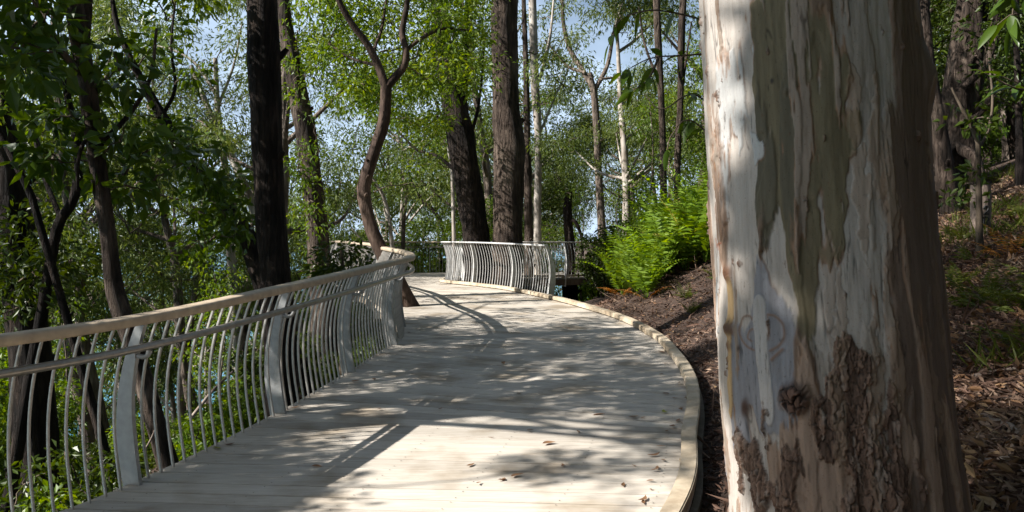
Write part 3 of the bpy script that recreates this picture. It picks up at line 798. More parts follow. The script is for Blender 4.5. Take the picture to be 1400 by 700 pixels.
    # fine cracks and drips of kino
    ck = np.exp(-((vnoise(A / 7 + wx * .02, Y / 130, 101) - .5) / .02) ** 2) * smooth(.55, .75, vnoise(A / 20, Y / 60, 103)); C[:] = C * (1 - .6 * ck[..., None]); bump -= ck * .002
    # rough flaking bark over the lower middle: long curling plates
    reg = .66 * ell(1178, 555, 42, 72) + .66 * ell(1212, 665, 46, 66) + .60 * ell(1160, 480, 15, 50) + .62 * ell(1050, 668, 44, 44) + .5 * ell(1033, 622, 20, 30) + .5 * ell(1103, 645, 12, 62) + .35 * ell(1130, 545, 26, 26) + .5 * ell(1172, 690, 18, 40) + .7 * smooth(690, 800, Y)
    fln = fbm(A / 16 + 4, Y / 40 + 6, 51, 6); mk = reg + 1.05 * (fln - .5) + .34 * (fbm(A / 4, Y / 15, 53, 4) - .5)
    mfl = smooth(.345, .365, mk)
    dx_ = (fbm(A / 10 + 5, Y / 16, 57, 3) - .5) * 1.4; dy_ = (fbm(A / 9 + 25, Y / 20, 58, 3) - .5) * 1.4
    f1, f2, cid = worley(A / 8 + dx_, Y / 36 + dy_, 5); f1b, f2b, cidb = worley(A / 3.6 + dx_ * 2, Y / 15 + dy_ * 2, 8)
    crack = smooth(.0, .16, f2 - f1); crackb = smooth(0, .2, f2b - f1b); pl2 = vnoise(A / 3, Y / 8, 67)
    fc = np.array((.175, .108, .076)) * (.35 + .75 * cid + .35 * cidb + .35 * pl2)[..., None]
    lite = (smooth(.62, .85, cid) * smooth(.3, .7, fbm(A / 5, Y / 22, 71, 3)))[..., None]
    fc = fc * (1 - lite) + np.array((.30, .235, .19)) * lite
    fc = fc * (.30 + .70 * crack * (.55 + .45 * crackb))[..., None]
    C[:] = C * (1 - mfl[..., None]) + fc * mfl[..., None]
    rim = np.exp(-((mk - .335) / .02) ** 2) * .6; C[:] = C * (1 - rim[..., None]) + np.array((.13, .07, .04)) * rim[..., None]
    bump += mfl * (.004 + smooth(.34, .55, mk) * (.003 + .011 * cid * crack) + .004 * cidb * crackb * crack + .002 * pl2)
    # loose slivers peeling off the smooth bark
    f1, f2, cid = worley(A / 17 + dx_ * .6, Y / 120 + dy_ * .4, 15)
    sl = smooth(.80, .86, cid) * smooth(.02, .10, f2 - f1) * smooth(1090, 1180, X) * .7; C[:] = C * (1 - sl[..., None] * .8) + np.array((.32, .225, .155)) * sl[..., None] * .8; bump += sl * .004
    # the burl: a dark knuckle of folded bark
    q0 = ((X - 1100 + dx_ * 5) / 20) ** 2 + ((Y - 534 + dy_ * 6) / 23) ** 2; q = np.exp(-q0 ** 3)
    f1, f2, cid = worley((X - 1100) / 8 + dx_, (Y - 534) / 12 + dy_, 21); kn = smooth(0, .3, f2 - f1)
    C[:] = C * (1 - q[..., None]) + (np.array((.10, .055, .038)) * (.22 + 1.0 * kn * (.5 + cid))[..., None]) * q[..., None]
    bump += q * (.018 + .026 * kn * (.4 + cid) * np.exp(-q0))
    halo = np.exp(-((np.sqrt(q0) - 1.55) / .18) ** 2) * .35 * smooth(1090, 1075, X); bump += halo * .004
    bump += lift + .004 * (fbm(A / 14 + 8, Y / 18, 91, 4) - .5) + .03 * (fbm(A / 110 + 3, Y / 190, 93, 2) - .5)
    bump += (st - .5) * .010 + (st2 - .5) * .016 + (fine - .5) * .0015 - edge * .002
    bump += .028 * np.exp(-(((X - 1274) / 16) ** 2 + ((Y - 105) / 38) ** 2))
    R = R + bump; C *= .74
    al = ac + np.pi + np.pi / 2           # towards camera is direction -(sin ac, cos ac)
    # unit vectors: c = to camera, r = to the right in the picture
    cxv, cyv = -np.sin(ac), -np.cos(ac); rx_, ry_ = np.cos(ac), -np.sin(ac)
    PX = cx + R * (np.cos(T) * cxv + np.sin(T) * rx_); PY = cy + R * (np.cos(T) * cyv + np.sin(T) * ry_)
    V = np.stack([PX, PY, zz], -1)
    nr, ncol = X.shape
    i = (np.arange(nr - 1)[:, None] * ncol); j = np.arange(ncol)[None]; k = (j + 1) % ncol
    fcs = np.stack([i + j, i + k, i + ncol + k, i + ncol + j], -1).reshape(-1, 4)
    mb = MB(); mb.add(V.reshape(-1, 3), fcs)
    m, n, b = mat('smooth gum bark')
    at_ = node(n, 'ShaderNodeVertexColor', layer_name='bark'); t = node(n, 'ShaderNodeTexCoord')
    mp_ = node(n, 'ShaderNodeMapping'); mp_.inputs['Scale'].default_value = (90, 90, 9)
    n1 = node(n, 'ShaderNodeTexNoise', Scale=1.0, Detail=6.0, Roughness=.65); n.links.new(t.outputs['Object'], mp_.inputs['Vector']); n.links.new(mp_.outputs[0], n1.inputs['Vector'])
    n2 = node(n, 'ShaderNodeTexNoise', Scale=160.0, Detail=4.0); n.links.new(t.outputs['Object'], n2.inputs['Vector'])
    r1 = ramp(n, [(.25, (.80, .77, .74)), (.5, (1, 1, 1)), (.8, (1.06, 1.05, 1.04))]); n.links.new(n1.outputs['Fac'], r1.inputs['Fac'])
    r2 = ramp(n, [(.30, (.55, .45, .38)), (.38, (1, 1, 1))]); n.links.new(n2.outputs['Fac'], r2.inputs['Fac'])
    x1 = node(n, 'ShaderNodeMix', data_type='RGBA', blend_type='MULTIPLY'); x1.inputs['Factor'].default_value = .8
    x2 = node(n, 'ShaderNodeMix', data_type='RGBA', blend_type='MULTIPLY'); x2.inputs['Factor'].default_value = .6
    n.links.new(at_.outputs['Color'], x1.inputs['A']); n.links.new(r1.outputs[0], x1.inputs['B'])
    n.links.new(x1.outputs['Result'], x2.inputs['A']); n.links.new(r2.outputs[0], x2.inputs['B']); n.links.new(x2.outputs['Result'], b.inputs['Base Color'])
    b.inputs['Roughness'].default_value = .72; b.inputs['Specular IOR Level'].default_value = .25
    bp = node(n, 'ShaderNodeBump', Strength=.35, Distance=.004); n.links.new(n1.outputs['Fac'], bp.inputs['Height']); n.links.new(bp.outputs[0], b.inputs['Normal'])
    me = mb.mesh('trunk', m)
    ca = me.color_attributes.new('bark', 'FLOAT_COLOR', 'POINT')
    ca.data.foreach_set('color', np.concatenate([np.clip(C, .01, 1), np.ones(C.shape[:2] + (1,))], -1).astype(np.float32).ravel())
    root = empty('gum_tree', (1.18, 2.98, -1.75))
    tag(root, 'massive smooth barked gum with patchy cream and grey bark, burl and carved hearts', 'tree')
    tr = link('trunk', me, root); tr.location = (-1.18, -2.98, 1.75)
    rng = rng_of(77); cm = MB(); top = np.array([.70, 3.0, 8.6])
    for k in range(18):
        az = rng.uniform(0, 6.28); L = rng.uniform(1.8, 5.2); e = top + [math.cos(az) * L, math.sin(az) * L, rng.uniform(.5, 4)]
        q = spline([top - [0, 0, rng.uniform(0, 1.5)], (top + e) / 2 + rng.normal(size=3) * .3, e], 20)
        cm.tube(q, np.linspace(.13, .02, 20), 8, 0, .05, k)
        for z in range(6): clump(cm, rng, e + rng.normal(size=3) * [1.0, 1.0, .5], .85, 110, .22, .22, 'gum')
    cr_ = link('crown', cm.mesh('crown', [M['bark_pale'], M['leaf_gum']]), root); cr_.location = (-1.18, -2.98, 1.75)
big_gum()

# ------------------------------------------------------------------ named trees of the picture
def lights_far_deck(q):
    """true where a clump would throw its shade on the sunny far bend"""
    h = q[2] - float(zd(q[1])) - .4; f = q - SUN_DIR * (h / SUN_DIR[2])
    return -2.4 < f[0] < 1.3 and 14.8 < f[1] < 21.6
def hero(name, label, px, d, rpx, bark, leafkind=None, clumps=(), n_leaf=60, rad=.4, seed=1, limbs=(), group=None, rough=.12, leaf_scale=1.0, top=0, ds=None, sides=14):
    """px: photo points along the trunk from bottom to top, rpx: half widths in photo pixels"""
    k = len(px); rpx = list(np.interp(np.linspace(0, 1, k), np.linspace(0, 1, len(rpx)), rpx)) if len(rpx) != k else list(rpx); dz = ds if ds is not None else [d] * k
    pts = [P(x, y, q) for (x, y), q in zip(px, dz)]
    v = pts[0] - pts[1]; b = pts[0].copy()
    for _ in range(200):
        if b[2] <= ground_z(b[0], b[1]) - .1: break
        b = b + v / np.linalg.norm(v) * .06 if v[2] < -.3 * np.linalg.norm(v) else b - [0, 0, .06]
    if np.linalg.norm(b - pts[0]) > .15: pts = [b] + pts; rpx = [rpx[0] * 1.4] + list(rpx)
    cl = [q for q in clumps if name != 'forked_tree' or not lights_far_deck(q)]
    if top:
        u = pts[-1] - pts[-2]; u /= np.linalg.norm(u); e = pts[-1] + u * top; pts.append(e); rpx = list(rpx) + [rpx[-1] * .55]
        rg_ = rng_of(seed + 500)
        cl += list(crown_points(rg_, e + [0, 0, .3], 3.0, 1.7, 30))
    lm = [([P(x, y, d + dd) for (x, y, dd) in l], r0 / F * d, r1 / F * d) for l, r0, r1 in limbs]
    s = np.linspace(0, 1, len(rpx)); 
    seg = np.r_[0, np.cumsum([np.linalg.norm(pts[i + 1] - pts[i]) for i in range(len(pts) - 1)])]; seg /= seg[-1]
    rr = np.interp(np.linspace(0, 1, 60), seg, np.array(rpx) / F * d)
    return build_tree(name, label, group, pts, rr, bark, leafkind or 'broad', cl, n_leaf, rad, seed, lm, sides, rough, leaf_scale=leaf_scale)

def rect(seed, x0, y0, x1, y1, d0, d1, n):
    rg_ = rng_of(seed); return [P(rg_.uniform(x0, x1), rg_.uniform(y0, y1), rg_.uniform(d0, d1)) for _ in range(n)]
def over(seed, x0, x1, y0, y1, z0, z1, n):
    rg_ = rng_of(seed); return [np.array([rg_.uniform(x0, x1), rg_.uniform(y0, y1), rg_.uniform(z0, z1)]) for _ in range(n)]
def along(seed, pts, d, n, jx, jd=.5):
    rg_ = rng_of(seed); q = spline(np.array(pts, float), n); return [P(a[0] + rg_.normal() * jx, a[1] + rg_.normal() * jx, d + rg_.normal() * jd) for a in q]

hero('ironbark_tree', 'straight black trunked tree rising just behind the near bend of the railing', [(384, 520), (378, 400), (368, 250), (362, 100), (358, -20)], 10.2, [21, 21, 20, 21, 21], 'bark_dark', seed=101, top=4.5, clumps=over(1, -4, 3.5, 4, 13, 10, 13, 46), rough=.10, sides=20, n_leaf=120, leafkind='gum', rad=1.0, leaf_scale=1.2)  # extra foliage overhead, out of view, added to cut skylight on the deck
hero('vine_draped_tree', 'thin dark curving trunk hung with large drooping vine leaves', [(216, 590), (184, 480), (157, 400), (147, 320), (131, 210), (118, 110), (106, 30), (98, -30)], 8.0, [13, 13, 12, 11, 11, 12, 13, 9], 'bark_brown', seed=102, rough=.16,
     limbs=[([(114, 80, 0), (120, 30, .1), (124, -30, .2)], 7, 5), ([(131, 200, 0), (120, 190, -.2), (108, 215, -.3), (106, 262, -.3)], 3, 2), ([(118, 110, 0), (85, 70, -.3), (60, 30, -.5), (40, -20, -.6)], 5, 3), ([(131, 200, 0), (170, 165, .3), (205, 110, .5), (215, 40, .6)], 4, 2)],
     leafkind='vine', leaf_scale=1.25, clumps=rect(1, 0, -30, 75, 110, 6.4, 7.4, 11) + rect(2, 40, 30, 108, 230, 7.6, 8.4, 12) + rect(2, 150, 60, 185, 260, 7.6, 8.4, 8) + rect(3, 160, 180, 260, 330, 7.8, 8.8, 6), n_leaf=26, rad=.34)
hero('ivy_clad_tree', 'upright reddish brown trunk half covered in creeper behind the railing bend', [(436, 345), (432, 290), (420, 190), (404, 110), (392, 40), (384, -20)], 16.5, [15, 14, 14, 13, 10, 8], 'bark_brown', seed=103, rough=.18, top=4,
     leafkind='broad', clumps=along(4, [(430, 340), (425, 230), (405, 110), (390, 40)], 16.2, 22, 9) + rect(5, 380, 225, 425, 300, 15.5, 17, 7), n_leaf=45, rad=.32)
hero('forked_tree', 'sinuous brown tree forking into bare arms above the railing curl', [(556, 420), (538, 375), (515, 330), (503, 295), (497, 262), (503, 235), (514, 200), (525, 165), (528, 118)], 15.2, [16, 12, 9, 8.5, 9.2, 8.4, 7.6, 7.6, 7.6], 'bark_red', seed=104, rough=.16, sides=18,
     limbs=[([(528, 122, 0), (518, 92, 0), (503, 62, -.1), (482, 34, -.2), (464, 2, -.3), (452, -40, -.4)], 6.2, 3.4), ([(528, 120, 0), (542, 104, .1), (553, 90, .1), (555, 68, .1), (550, 45, .2), (556, 10, .2), (560, -40, .2)], 6.2, 2.8), ([(553, 72, .1), (575, 54, .3), (605, 40, .5), (640, 42, .8)], 3.2, 1.6), ([(520, 96, 0), (512, 70, .4), (522, 40, .8), (530, -10, 1)], 3, 1.5), ([(516, 90, 0), (480, 80, .5), (450, 60, .8)], 2.4, 1.2)],
     leafkind='lime', clumps=rect(6, 420, -60, 660, 140, 15.3, 18.5, 120) + rect(7, 450, 110, 610, 200, 17.5, 20.5, 60) + rect(7, 560, 200, 620, 280, 19, 21, 6) + rect(8, 420, 90, 500, 230, 16, 18.5, 34), n_leaf=100, rad=.5, leaf_scale=1.15)
hero('rough_barked_tree', 'dark rough barked leaning trunk behind the left part of the curled railing', [(656, 388), (652, 330), (645, 280), (632, 200), (620, 135), (606, 70), (600, 20), (596, -30)], 21.6, [21, 18, 17.5, 17, 17, 13, 10, 8], 'bark_dark', seed=105, rough=.22, sides=22, top=3,
     limbs=[([(627, 165, 0), (634, 110, .1), (636, 70, .2), (640, 0, .3)], 8, 4), ([(640, 250, 0), (600, 215, .3), (570, 205, .5), (545, 180, .6)], 3, 1.2), ([(640, 200, 0), (655, 140, .3), (662, 60, .4)], 2.6, 1.2)], leafkind='broad', clumps=rect(9, 590, -40, 690, 90, 20, 23, 16), n_leaf=70, rad=.5)
hero('stout_trunked_tree', 'stout brown trunk with a side bulge standing inside the curled railing', [(692, 392), (694, 335), (695, 280), (696, 205), (692, 150), (690, 80), (690, 0), (690, -40)], 20.6, [21, 20, 20, 22, 18, 17.5, 18, 17], 'bark_brown', seed=106, rough=.10, sides=22, top=4, leafkind='gum', n_leaf=80, rad=.7,
     limbs=[([(702, 200, 0), (711, 198, 0), (713, 205, 0)], 9, 5)])
hero('slim_brown_tree', 'slim brown trunk just right of the stout trunk', [(723, 345), (722, 280), (721, 200), (719, 100), (716, 0)], 26.5, [6, 5.5, 5, 4, 3], 'bark_brown', seed=107, leafkind='broad', clumps=rect(10, 690, 60, 760, 160, 25.5, 28, 8), n_leaf=80, rad=.55)
hero('white_gum_tree', 'slender straight white trunked gum beside the slim brown trunk', [(735, 350), (735, 270), (736, 190), (731, 110), (729, 40), (727, -30)], 27.5, [5.5, 5, 5, 6, 5.5, 5], 'bark_pale', seed=108, leafkind='gum', top=3, rough=.05,
     limbs=[([(732, 120, 0), (742, 95, .3), (752, 50, .4), (757, 0, .5)], 3, 1.4), ([(735, 190, 0), (760, 130, .3), (775, 100, .5)], 2, 1)], clumps=rect(11, 730, 10, 800, 130, 26, 29, 9), n_leaf=80, rad=.6, leaf_scale=1.2)
hero('branching_gum_tree', 'pale grey gum splitting into spreading bare branches in front of open sky', [(822, 300), (818, 230), (816, 180), (812, 130), (806, 100)], 30, [5.5, 5, 5, 4.5, 3.5], 'bark_grey', seed=109, leafkind='gum', rough=.06,
     limbs=[([(810, 120, 0), (796, 96, .2), (780, 70, .4), (770, 30, .4), (768, -30, .5)], 4, 2), ([(812, 125, 0), (830, 90, .2), (838, 50, .4), (850, 0, .5)], 3.4, 1.6), ([(800, 100, 0), (775, 90, .5), (745, 55, .6)], 2.4, 1.2), ([(822, 108, 0), (850, 110, .3), (868, 150, .5)], 1.8, 1)],
     clumps=rect(12, 750, -20, 880, 60, 28, 32, 10) + rect(13, 800, 130, 890, 240, 29, 32, 9), n_leaf=75, rad=.6, leaf_scale=1.25)
for i, (xs_, lb) in enumerate((([(908, 300), (906, 200), (903, 120), (899, 50), (896, -30)], 'thin dark brown pole of a tree behind the fern clump, nearer the open sky'), ([(926, 300), (926, 220), (930, 140), (931, 60), (935, -30)], 'thin dark brown pole of a tree close to the pale edge of the big gum'))):
    hero('slim_brown_tree', lb, xs_, 18.5 + i * .6, [5, 4.6, 4.4, 5, 4.5], 'bark_brown', seed=110 + i, leafkind='gum', rough=.1, top=2.5, n_leaf=60, rad=.5, limbs=[([(xs_[2][0], xs_[2][1], 0), (xs_[2][0] - 22 + 30 * i, xs_[2][1] - 60, .2), (xs_[2][0] - 30 + 45 * i, xs_[2][1] - 110, .3)], 2.2, 1)])
hero('gnarled_tree', 'gnarled grey brown trunk with flared roots on top of the bank', [(1300, 225), (1308, 190), (1314, 130), (1322, 70), (1328, 0), (1332, -40)], 14.5, [36, 28, 23, 20, 18, 16], 'bark_brown', seed=112, rough=.32, sides=24, top=2.5, leafkind='dark', n_leaf=70, rad=.5,
     limbs=[([(1316, 120, -.4), (1345, 90, -.4), (1362, 40, -.4), (1358, -30, -.4)], 5, 3), ([(1310, 170, -.3), (1345, 150, -.6), (1352, 110, -.6), (1352, 60, -.6)], 4, 2), ([(1305, 200, -.3), (1330, 215, -.6), (1342, 240, -.8)], 9, 5), ([(1300, 200, -.3), (1280, 225, -.7), (1272, 240, -.9)], 8, 5)],
     clumps=rect(14, 1260, -20, 1400, 60, 13, 15.5, 14) + rect(15, 1345, 60, 1410, 130, 13, 15.5, 7))
hero('leaning_stump_tree', 'small smooth dark trunk half hidden behind the big gum on the bank', [(1286, 200), (1278, 150), (1268, 90), (1262, 20), (1258, -30)], 12.6, [11, 10, 9, 8, 7], 'bark_brown', seed=113, leafkind='dark', top=1.5, n_leaf=60, rad=.4)
hero('slim_grey_tree', 'thin dark upright stem at the far right above the leaf covered bank', [(1393, 190), (1391, 120), (1388, 50), (1386, -30)], 13, [5, 4.5, 4, 4], 'bark_dark', seed=114, leafkind='dark', top=1.5, n_leaf=60, rad=.45, clumps=rect(16, 1370, 0, 1420, 160, 13, 15, 6))
hero('twin_stem_gum_tree', 'pale leaning gum seen beyond the dark leafy trees, upright stem', [(312, 290), (309, 240), (303, 190), (298, 150), (295, 80)], 26, [5.5, 5, 4.5, 4, 3], 'bark_pale', seed=115, leafkind='gum', rough=.05, clumps=rect(17, 230, 20, 340, 130, 25, 28, 11), n_leaf=90, rad=.65, leaf_scale=1.25,
     limbs=[([(296, 130, 0), (270, 90, .2), (240, 70, .3), (200, 60, .5)], 2.6, 1), ([(297, 150, 0), (320, 90, .3), (332, 30, .4)], 2.4, 1)])
hero('twin_stem_gum_tree', 'pale leaning gum seen beyond the dark leafy trees, slanting stem', [(352, 300), (335, 255), (315, 210), (298, 178), (286, 150), (262, 90)], 25.4, [6, 6, 5.5, 5, 4, 3], 'bark_pale', seed=116, leafkind='gum', rough=.05, clumps=rect(18, 210, 40, 330, 140, 24, 27, 9), n_leaf=80, rad=.65, leaf_scale=1.25)
hero('leaning_vine_tree', 'dark trunk leaning to the left and smothered in creeper leaves', [(372, 420), (345, 340), (318, 298), (268, 232), (222, 160), (180, 82), (160, 30), (150, -40)], 11.5, [16, 15, 13, 10, 7.5, 5, 3.5, 2.5], 'bark_dark', seed=117, leafkind='vine', rough=.15, limbs=[([(222, 160, 0), (240, 120, .2), (235, 60, .4), (245, -30, .5)], 2.6, 1.2)],
     clumps=rect(61, 150, -30, 260, 110, 11, 12.5, 10) + along(19, [(330, 310), (268, 225), (215, 150)], 11.2, 18, 14) + rect(20, 250, 250, 350, 340, 10.5, 12, 12), n_leaf=36, rad=.33)
hero('slim_dark_tree', 'thin dark stem slanting in from the left edge', [(56, 312), (44, 270), (24, 228), (4, 188), (-20, 150)], 9.4, [5, 5, 4.5, 4.5, 4], 'bark_dark', seed=118, leafkind='broad', clumps=rect(21, -60, 60, 20, 200, 9, 10.5, 8), n_leaf=60, rad=.4)
hero('slim_dark_tree', 'crooked dark stem rising just left of the vine hung trunk', [(62, 400), (78, 312), (98, 278), (106, 250), (108, 205), (96, 150), (88, 100)], 9.6, [7, 7, 6.5, 6, 5.5, 5, 4], 'bark_dark', seed=119, leafkind='broad', clumps=rect(22, 40, 60, 130, 180, 9.4, 11, 10), n_leaf=60, rad=.42, limbs=[([(84, 300, 0), (60, 240, .2), (48, 190, .3)], 4, 2)])
hero('shadowed_tree', 'broad black trunk in deep shade low at the left behind the railing', [(48, 620), (42, 500), (30, 400), (20, 300), (4, 200), (-20, 80)], 11.2, [30, 27, 25, 22, 20, 16], 'bark_dark', seed=120, leafkind='dark', clumps=rect(23, -60, 290, 100, 430, 9.6, 11.5, 30) + rect(24, -40, 180, 60, 300, 11, 13, 10), n_leaf=90, rad=.45)
for i, (xs_, d_, lb, bk) in enumerate((([(537, 345), (532, 300), (524, 268), (512, 248), (505, 230)], 27, 'pale thin curving sapling stem just right of the forked tree', 'bark_pale'), ([(551, 340), (552, 300), (556, 262), (548, 235)], 28, 'straight thin grey stem between the forked tree and the open sky', 'bark_grey'), ([(612, 345), (603, 305), (590, 285), (575, 272), (560, 240)], 33, 'dark thin leaning tree against the bright gap of sky', 'bark_dark'), ([(621, 345), (620, 300), (618, 240), (612, 200)], 24, 'slender pale stem touching the left side of the rough dark trunk', 'bark_pale'))):
    hero('slender_tree', lb, xs_, d_, [3, 2.6, 2.3, 1.5], bk, seed=121 + i, leafkind=('lime', 'broad', 'gum', 'lime')[i], rough=.05, sides=8, clumps=rect(30 + i, xs_[-1][0] - 50, xs_[-1][1] - 60, xs_[-1][0] + 50, xs_[-1][1] + 30, d_ - 1.5, d_ + 1.5, 12), n_leaf=70, rad=.6, leaf_scale=1.2)
hero('broken_tree', 'short dark broken trunk beside the back deck', [(779, 372), (779, 330), (776, 290), (778, 262)], 27, [8, 6.5, 6, 4.5], 'bark_dark', seed=126, rough=.25, leafkind='dark', limbs=[([(780, 300, 0), (788, 305, -.2), (795, 325, -.3), (797, 350, -.4)], 2.6, 1.4)], clumps=rect(36, 745, 200, 800, 270, 26, 28.5, 8), n_leaf=70, rad=.5)

# ------------------------------------------------------------------ unseen trees to the left, crowns shaped along the sun rays for shade
def deckpt(px, py):
    d = 10.0
    for _ in range(60): d = .5 * d + .5 * (-zd(d) * F / (py - HOR))
    return np.array([(px - 700) / F * d, d, float(zd(d))])
def sunward(p, h): return np.asarray(p, float) + SUN_DIR * (h / SUN_DIR[2])
rs = rng_of(900); rt = rng_of(901)
sh = [[], [], [], [], []]
def shade(px0, py0, px1, py1, n, h0, h1, which):
    for _ in range(n):
        sh[which].append(sunward(deckpt(rs.uniform(px0, px1), rs.uniform(py0, py1)), rs.uniform(h0, h1)))
shade(590, 450, 925, 560, 150, 4.2, 6.4, 0)
shade(560, 435, 860, 475, 30, 4.6, 6.6, 0)
shade(430, 450, 620, 560, 40, 4.2, 6.2, 0)
shade(200, 550, 440, 700, 66, 3.6, 5.6, 1)
shade(120, 660, 370, 760, 26, 3.6, 5.6, 1)
shade(715, 618, 800, 655, 5, 5.5, 7, 1)
shade(570, 395, 760, 425, 7, 6, 8, 0)
def gum_pt(x, y):
    cx, cy, R_, ac, pxc, hw = gum_axis(float(np.clip(y, -200, 900))); t = math.asin(float(np.clip((x - pxc) / hw, -.99, .99)))
    return np.array([cx + R_ * (math.cos(t) * -math.sin(ac) + math.sin(t) * math.cos(ac)), cy + R_ * (math.cos(t) * -math.cos(ac) - math.sin(t) * math.sin(ac)), (HOR - y) / F * 2.78])
def shade_gum(x0, y0, x1, y1, n):
    for _ in range(n): sh[2].append(sunward(gum_pt(rt.uniform(x0, x1), rt.uniform(y0, y1)), rt.uniform(4.4, 6.4)))
shade_gum(1190, -20, 1320, 250, 34); shade_gum(1180, 250, 1320, 480, 30); shade_gum(1200, 480, 1330, 720, 22)
shade_gum(1070, -20, 1180, 210, 40); shade_gum(1050, 200, 1180, 330, 26); shade_gum(1010, 190, 1050, 290, 5); shade_gum(1000, 380, 1085, 560, 10); shade_gum(968, 50, 985, 105, 1); shade_gum(1110, 440, 1200, 560, 8); shade_gum(1000, 560, 1080, 720, 5); shade_gum(1150, 600, 1220, 720, 6)
def shade_pts(px0, py0, px1, py1, d0, d1, n, h0, h1, which):
    for _ in range(n):
        sh[which].append(sunward(P(rs.uniform(px0, px1), rs.uniform(py0, py1), rs.uniform(d0, d1)), rs.uniform(h0, h1)))
def ground_hit(px, py):
    d = 3.2
    while (HOR - py) / F * d > ground_z((px - 700) / F * d, d) and d < 40: d += .05
    return P(px, py, d)
def shade_bank(x0, y0, x1, y1, n):
    for _ in range(n): sh[4].append(sunward(ground_hit(rs.uniform(x0, x1), rs.uniform(y0, y1)), rs.uniform(7, 9.5)))
shade_bank(1275, 330, 1440, 495, 64); shade_bank(1280, 565, 1440, 720, 46); shade_bank(1270, 200, 1440, 330, 24); shade_bank(945, 470, 990, 700, 34)
shade_pts(-40, 0, 420, 420, 7.5, 11.5, 32, 4.0, 8.0, 3)
shade_pts(0, 430, 400, 640, 5.2, 7.5, 4, 4.5, 7.0, 3)
LIT = [gum_pt(x, y) for x in (962, 985, 1012, 1036) for y in (0, 90, 170)] + [gum_pt(x, y) for x in (966, 985) for y in (240, 310, 400, 480)] + [gum_pt(x, y) for (x, y) in ((1110, 380), (1150, 400), (1105, 600), (1000, 650))]
LITD = [deckpt(x, y) for (x, y) in ((480, 690), (540, 690), (600, 690), (680, 690), (850, 690), (500, 650), (560, 650), (640, 650), (860, 650), (560, 615), (640, 615), (720, 600), (800, 610), (880, 610), (690, 520), (740, 512), (520, 440), (560, 430),  (640, 385), (560, 380), (700, 405))]
def keep(q, rad):
    for p in LIT:
        v = q - p; v = v - SUN_DIR * (v @ SUN_DIR)
        if v @ v < (rad * .55 + .06) ** 2: return False
    for p in LITD:
        v = q - p; v = v - SUN_DIR * (v @ SUN_DIR)
        if v @ v < (rad * .5 + .08) ** 2: return False
    return True
def shade_tree(label, x, y, cl, seed, h, lean, r, n_leaf, rad, leafkind='broad', ls=1.15):
    cl = [q for q in cl if keep(q, rad)]
    b = np.array([x, y, float(ground_z(x, y)) - .1]); C = np.array(cl)
    t = b + np.array([lean[0], lean[1], h]); cen = C.mean(0)
    lim = []
    rg_ = rng_of(seed)
    for k in range(6):
        e = C[rg_.integers(len(C))]; f = rg_.uniform(.55, .95); s0 = b + (t - b) * f
        lim.append(([s0, (s0 + e) / 2 + [0, 0, .3], e], r * .4, .02))
    return build_tree('unseen_shade_tree', label, None, [b, b + (t - b) * .35 + [.1, 0, 0], b + (t - b) * .7, t], [r * 1.2, r, r * .8, r * .4], 'bark_grey', leafkind, cl, n_leaf, rad, seed, lim, 14, .1, leaf_scale=ls)
shade_tree('unseen tall tree left of the path, crown shaped to dapple the middle of the deck', -8.2, 4.0, sh[0], 201, 10, (.8, .6), .20, 75, .46)
shade_tree('unseen leafy tree beside the near railing, crown shaped to shade the left side of the deck', -7.4, 1.4, sh[1], 202, 8, (-.6, .2), .17, 75, .42)
shade_tree('unseen small leafy tree near the path start, crown shaped to throw blotches on the big gum', -3.6, -.6, sh[2], 203, 5.2, (-.2, .6), .09, 50, .125)
shade_tree('unseen tall leafy tree left of the path, crown shaped to shade the bank behind the big gum', -7.0, 5.6, sh[4], 205, 10.5, (.5, .2), .18, 90, .5, 'dark', 1.25)
sh[3] += over(7, -12, -5, 3, 14, 9.5, 12, 40)  # more foliage high overhead, added to cut skylight
shade_tree('unseen bushy tree on the seaward slope, crown shaped to keep the left trunks in deep shade', -10.5, 3.0, sh[3], 204, 10, (.6, .8), .17, 110, .72, 'dark', 1.3)

# ------------------------------------------------------------------ the wood behind
rg = rng_of(1234)
deck_all = np.vstack([Ld[::8], Rd[::8], Cd[::8]])
def near_deck(x, y): return np.min(np.hypot(deck_all[:, 0] - x, deck_all[:, 1] - y))
placed = []
def free(x, y, gap):
    return all((x - a) ** 2 + (y - b) ** 2 > gap * gap for a, b in placed)
LBL = {
 ('gum', 'l'): 'slender gum with drooping sparse leaves in the wood on the seaward side', ('gum', 'c'): 'slender gum with drooping sparse leaves in the wood beyond the far railing', ('gum', 'r'): 'slender gum with drooping sparse leaves on the slope above the ferns',
 ('bush', 'l'): 'dense leafy rainforest tree in the wood on the seaward side', ('bush', 'c'): 'dense leafy rainforest tree in the wood beyond the far railing', ('bush', 'r'): 'dense leafy rainforest tree on the slope above the ferns',
 ('sapling', 'l'): 'thin leafy sapling growing on the seaward side of the railing', ('sapling', 'c'): 'thin leafy sapling growing beyond the far railing', ('sapling', 'r'): 'thin leafy sapling growing on the slope above the ferns',
 ('shrub', 'l'): 'low leafy shrub growing below the railing on the seaward side', ('shrub', 'c'): 'low leafy shrub growing beyond the far railing', ('shrub', 'r'): 'low leafy shrub growing on the slope above the ferns'}
GRP = {'gum': 'gums', 'bush': 'rainforest trees', 'sapling': 'saplings', 'shrub': 'shrubs'}
SIDE = {'l': 'on the seaward side', 'c': 'beyond the far railing', 'r': 'on the slope'}
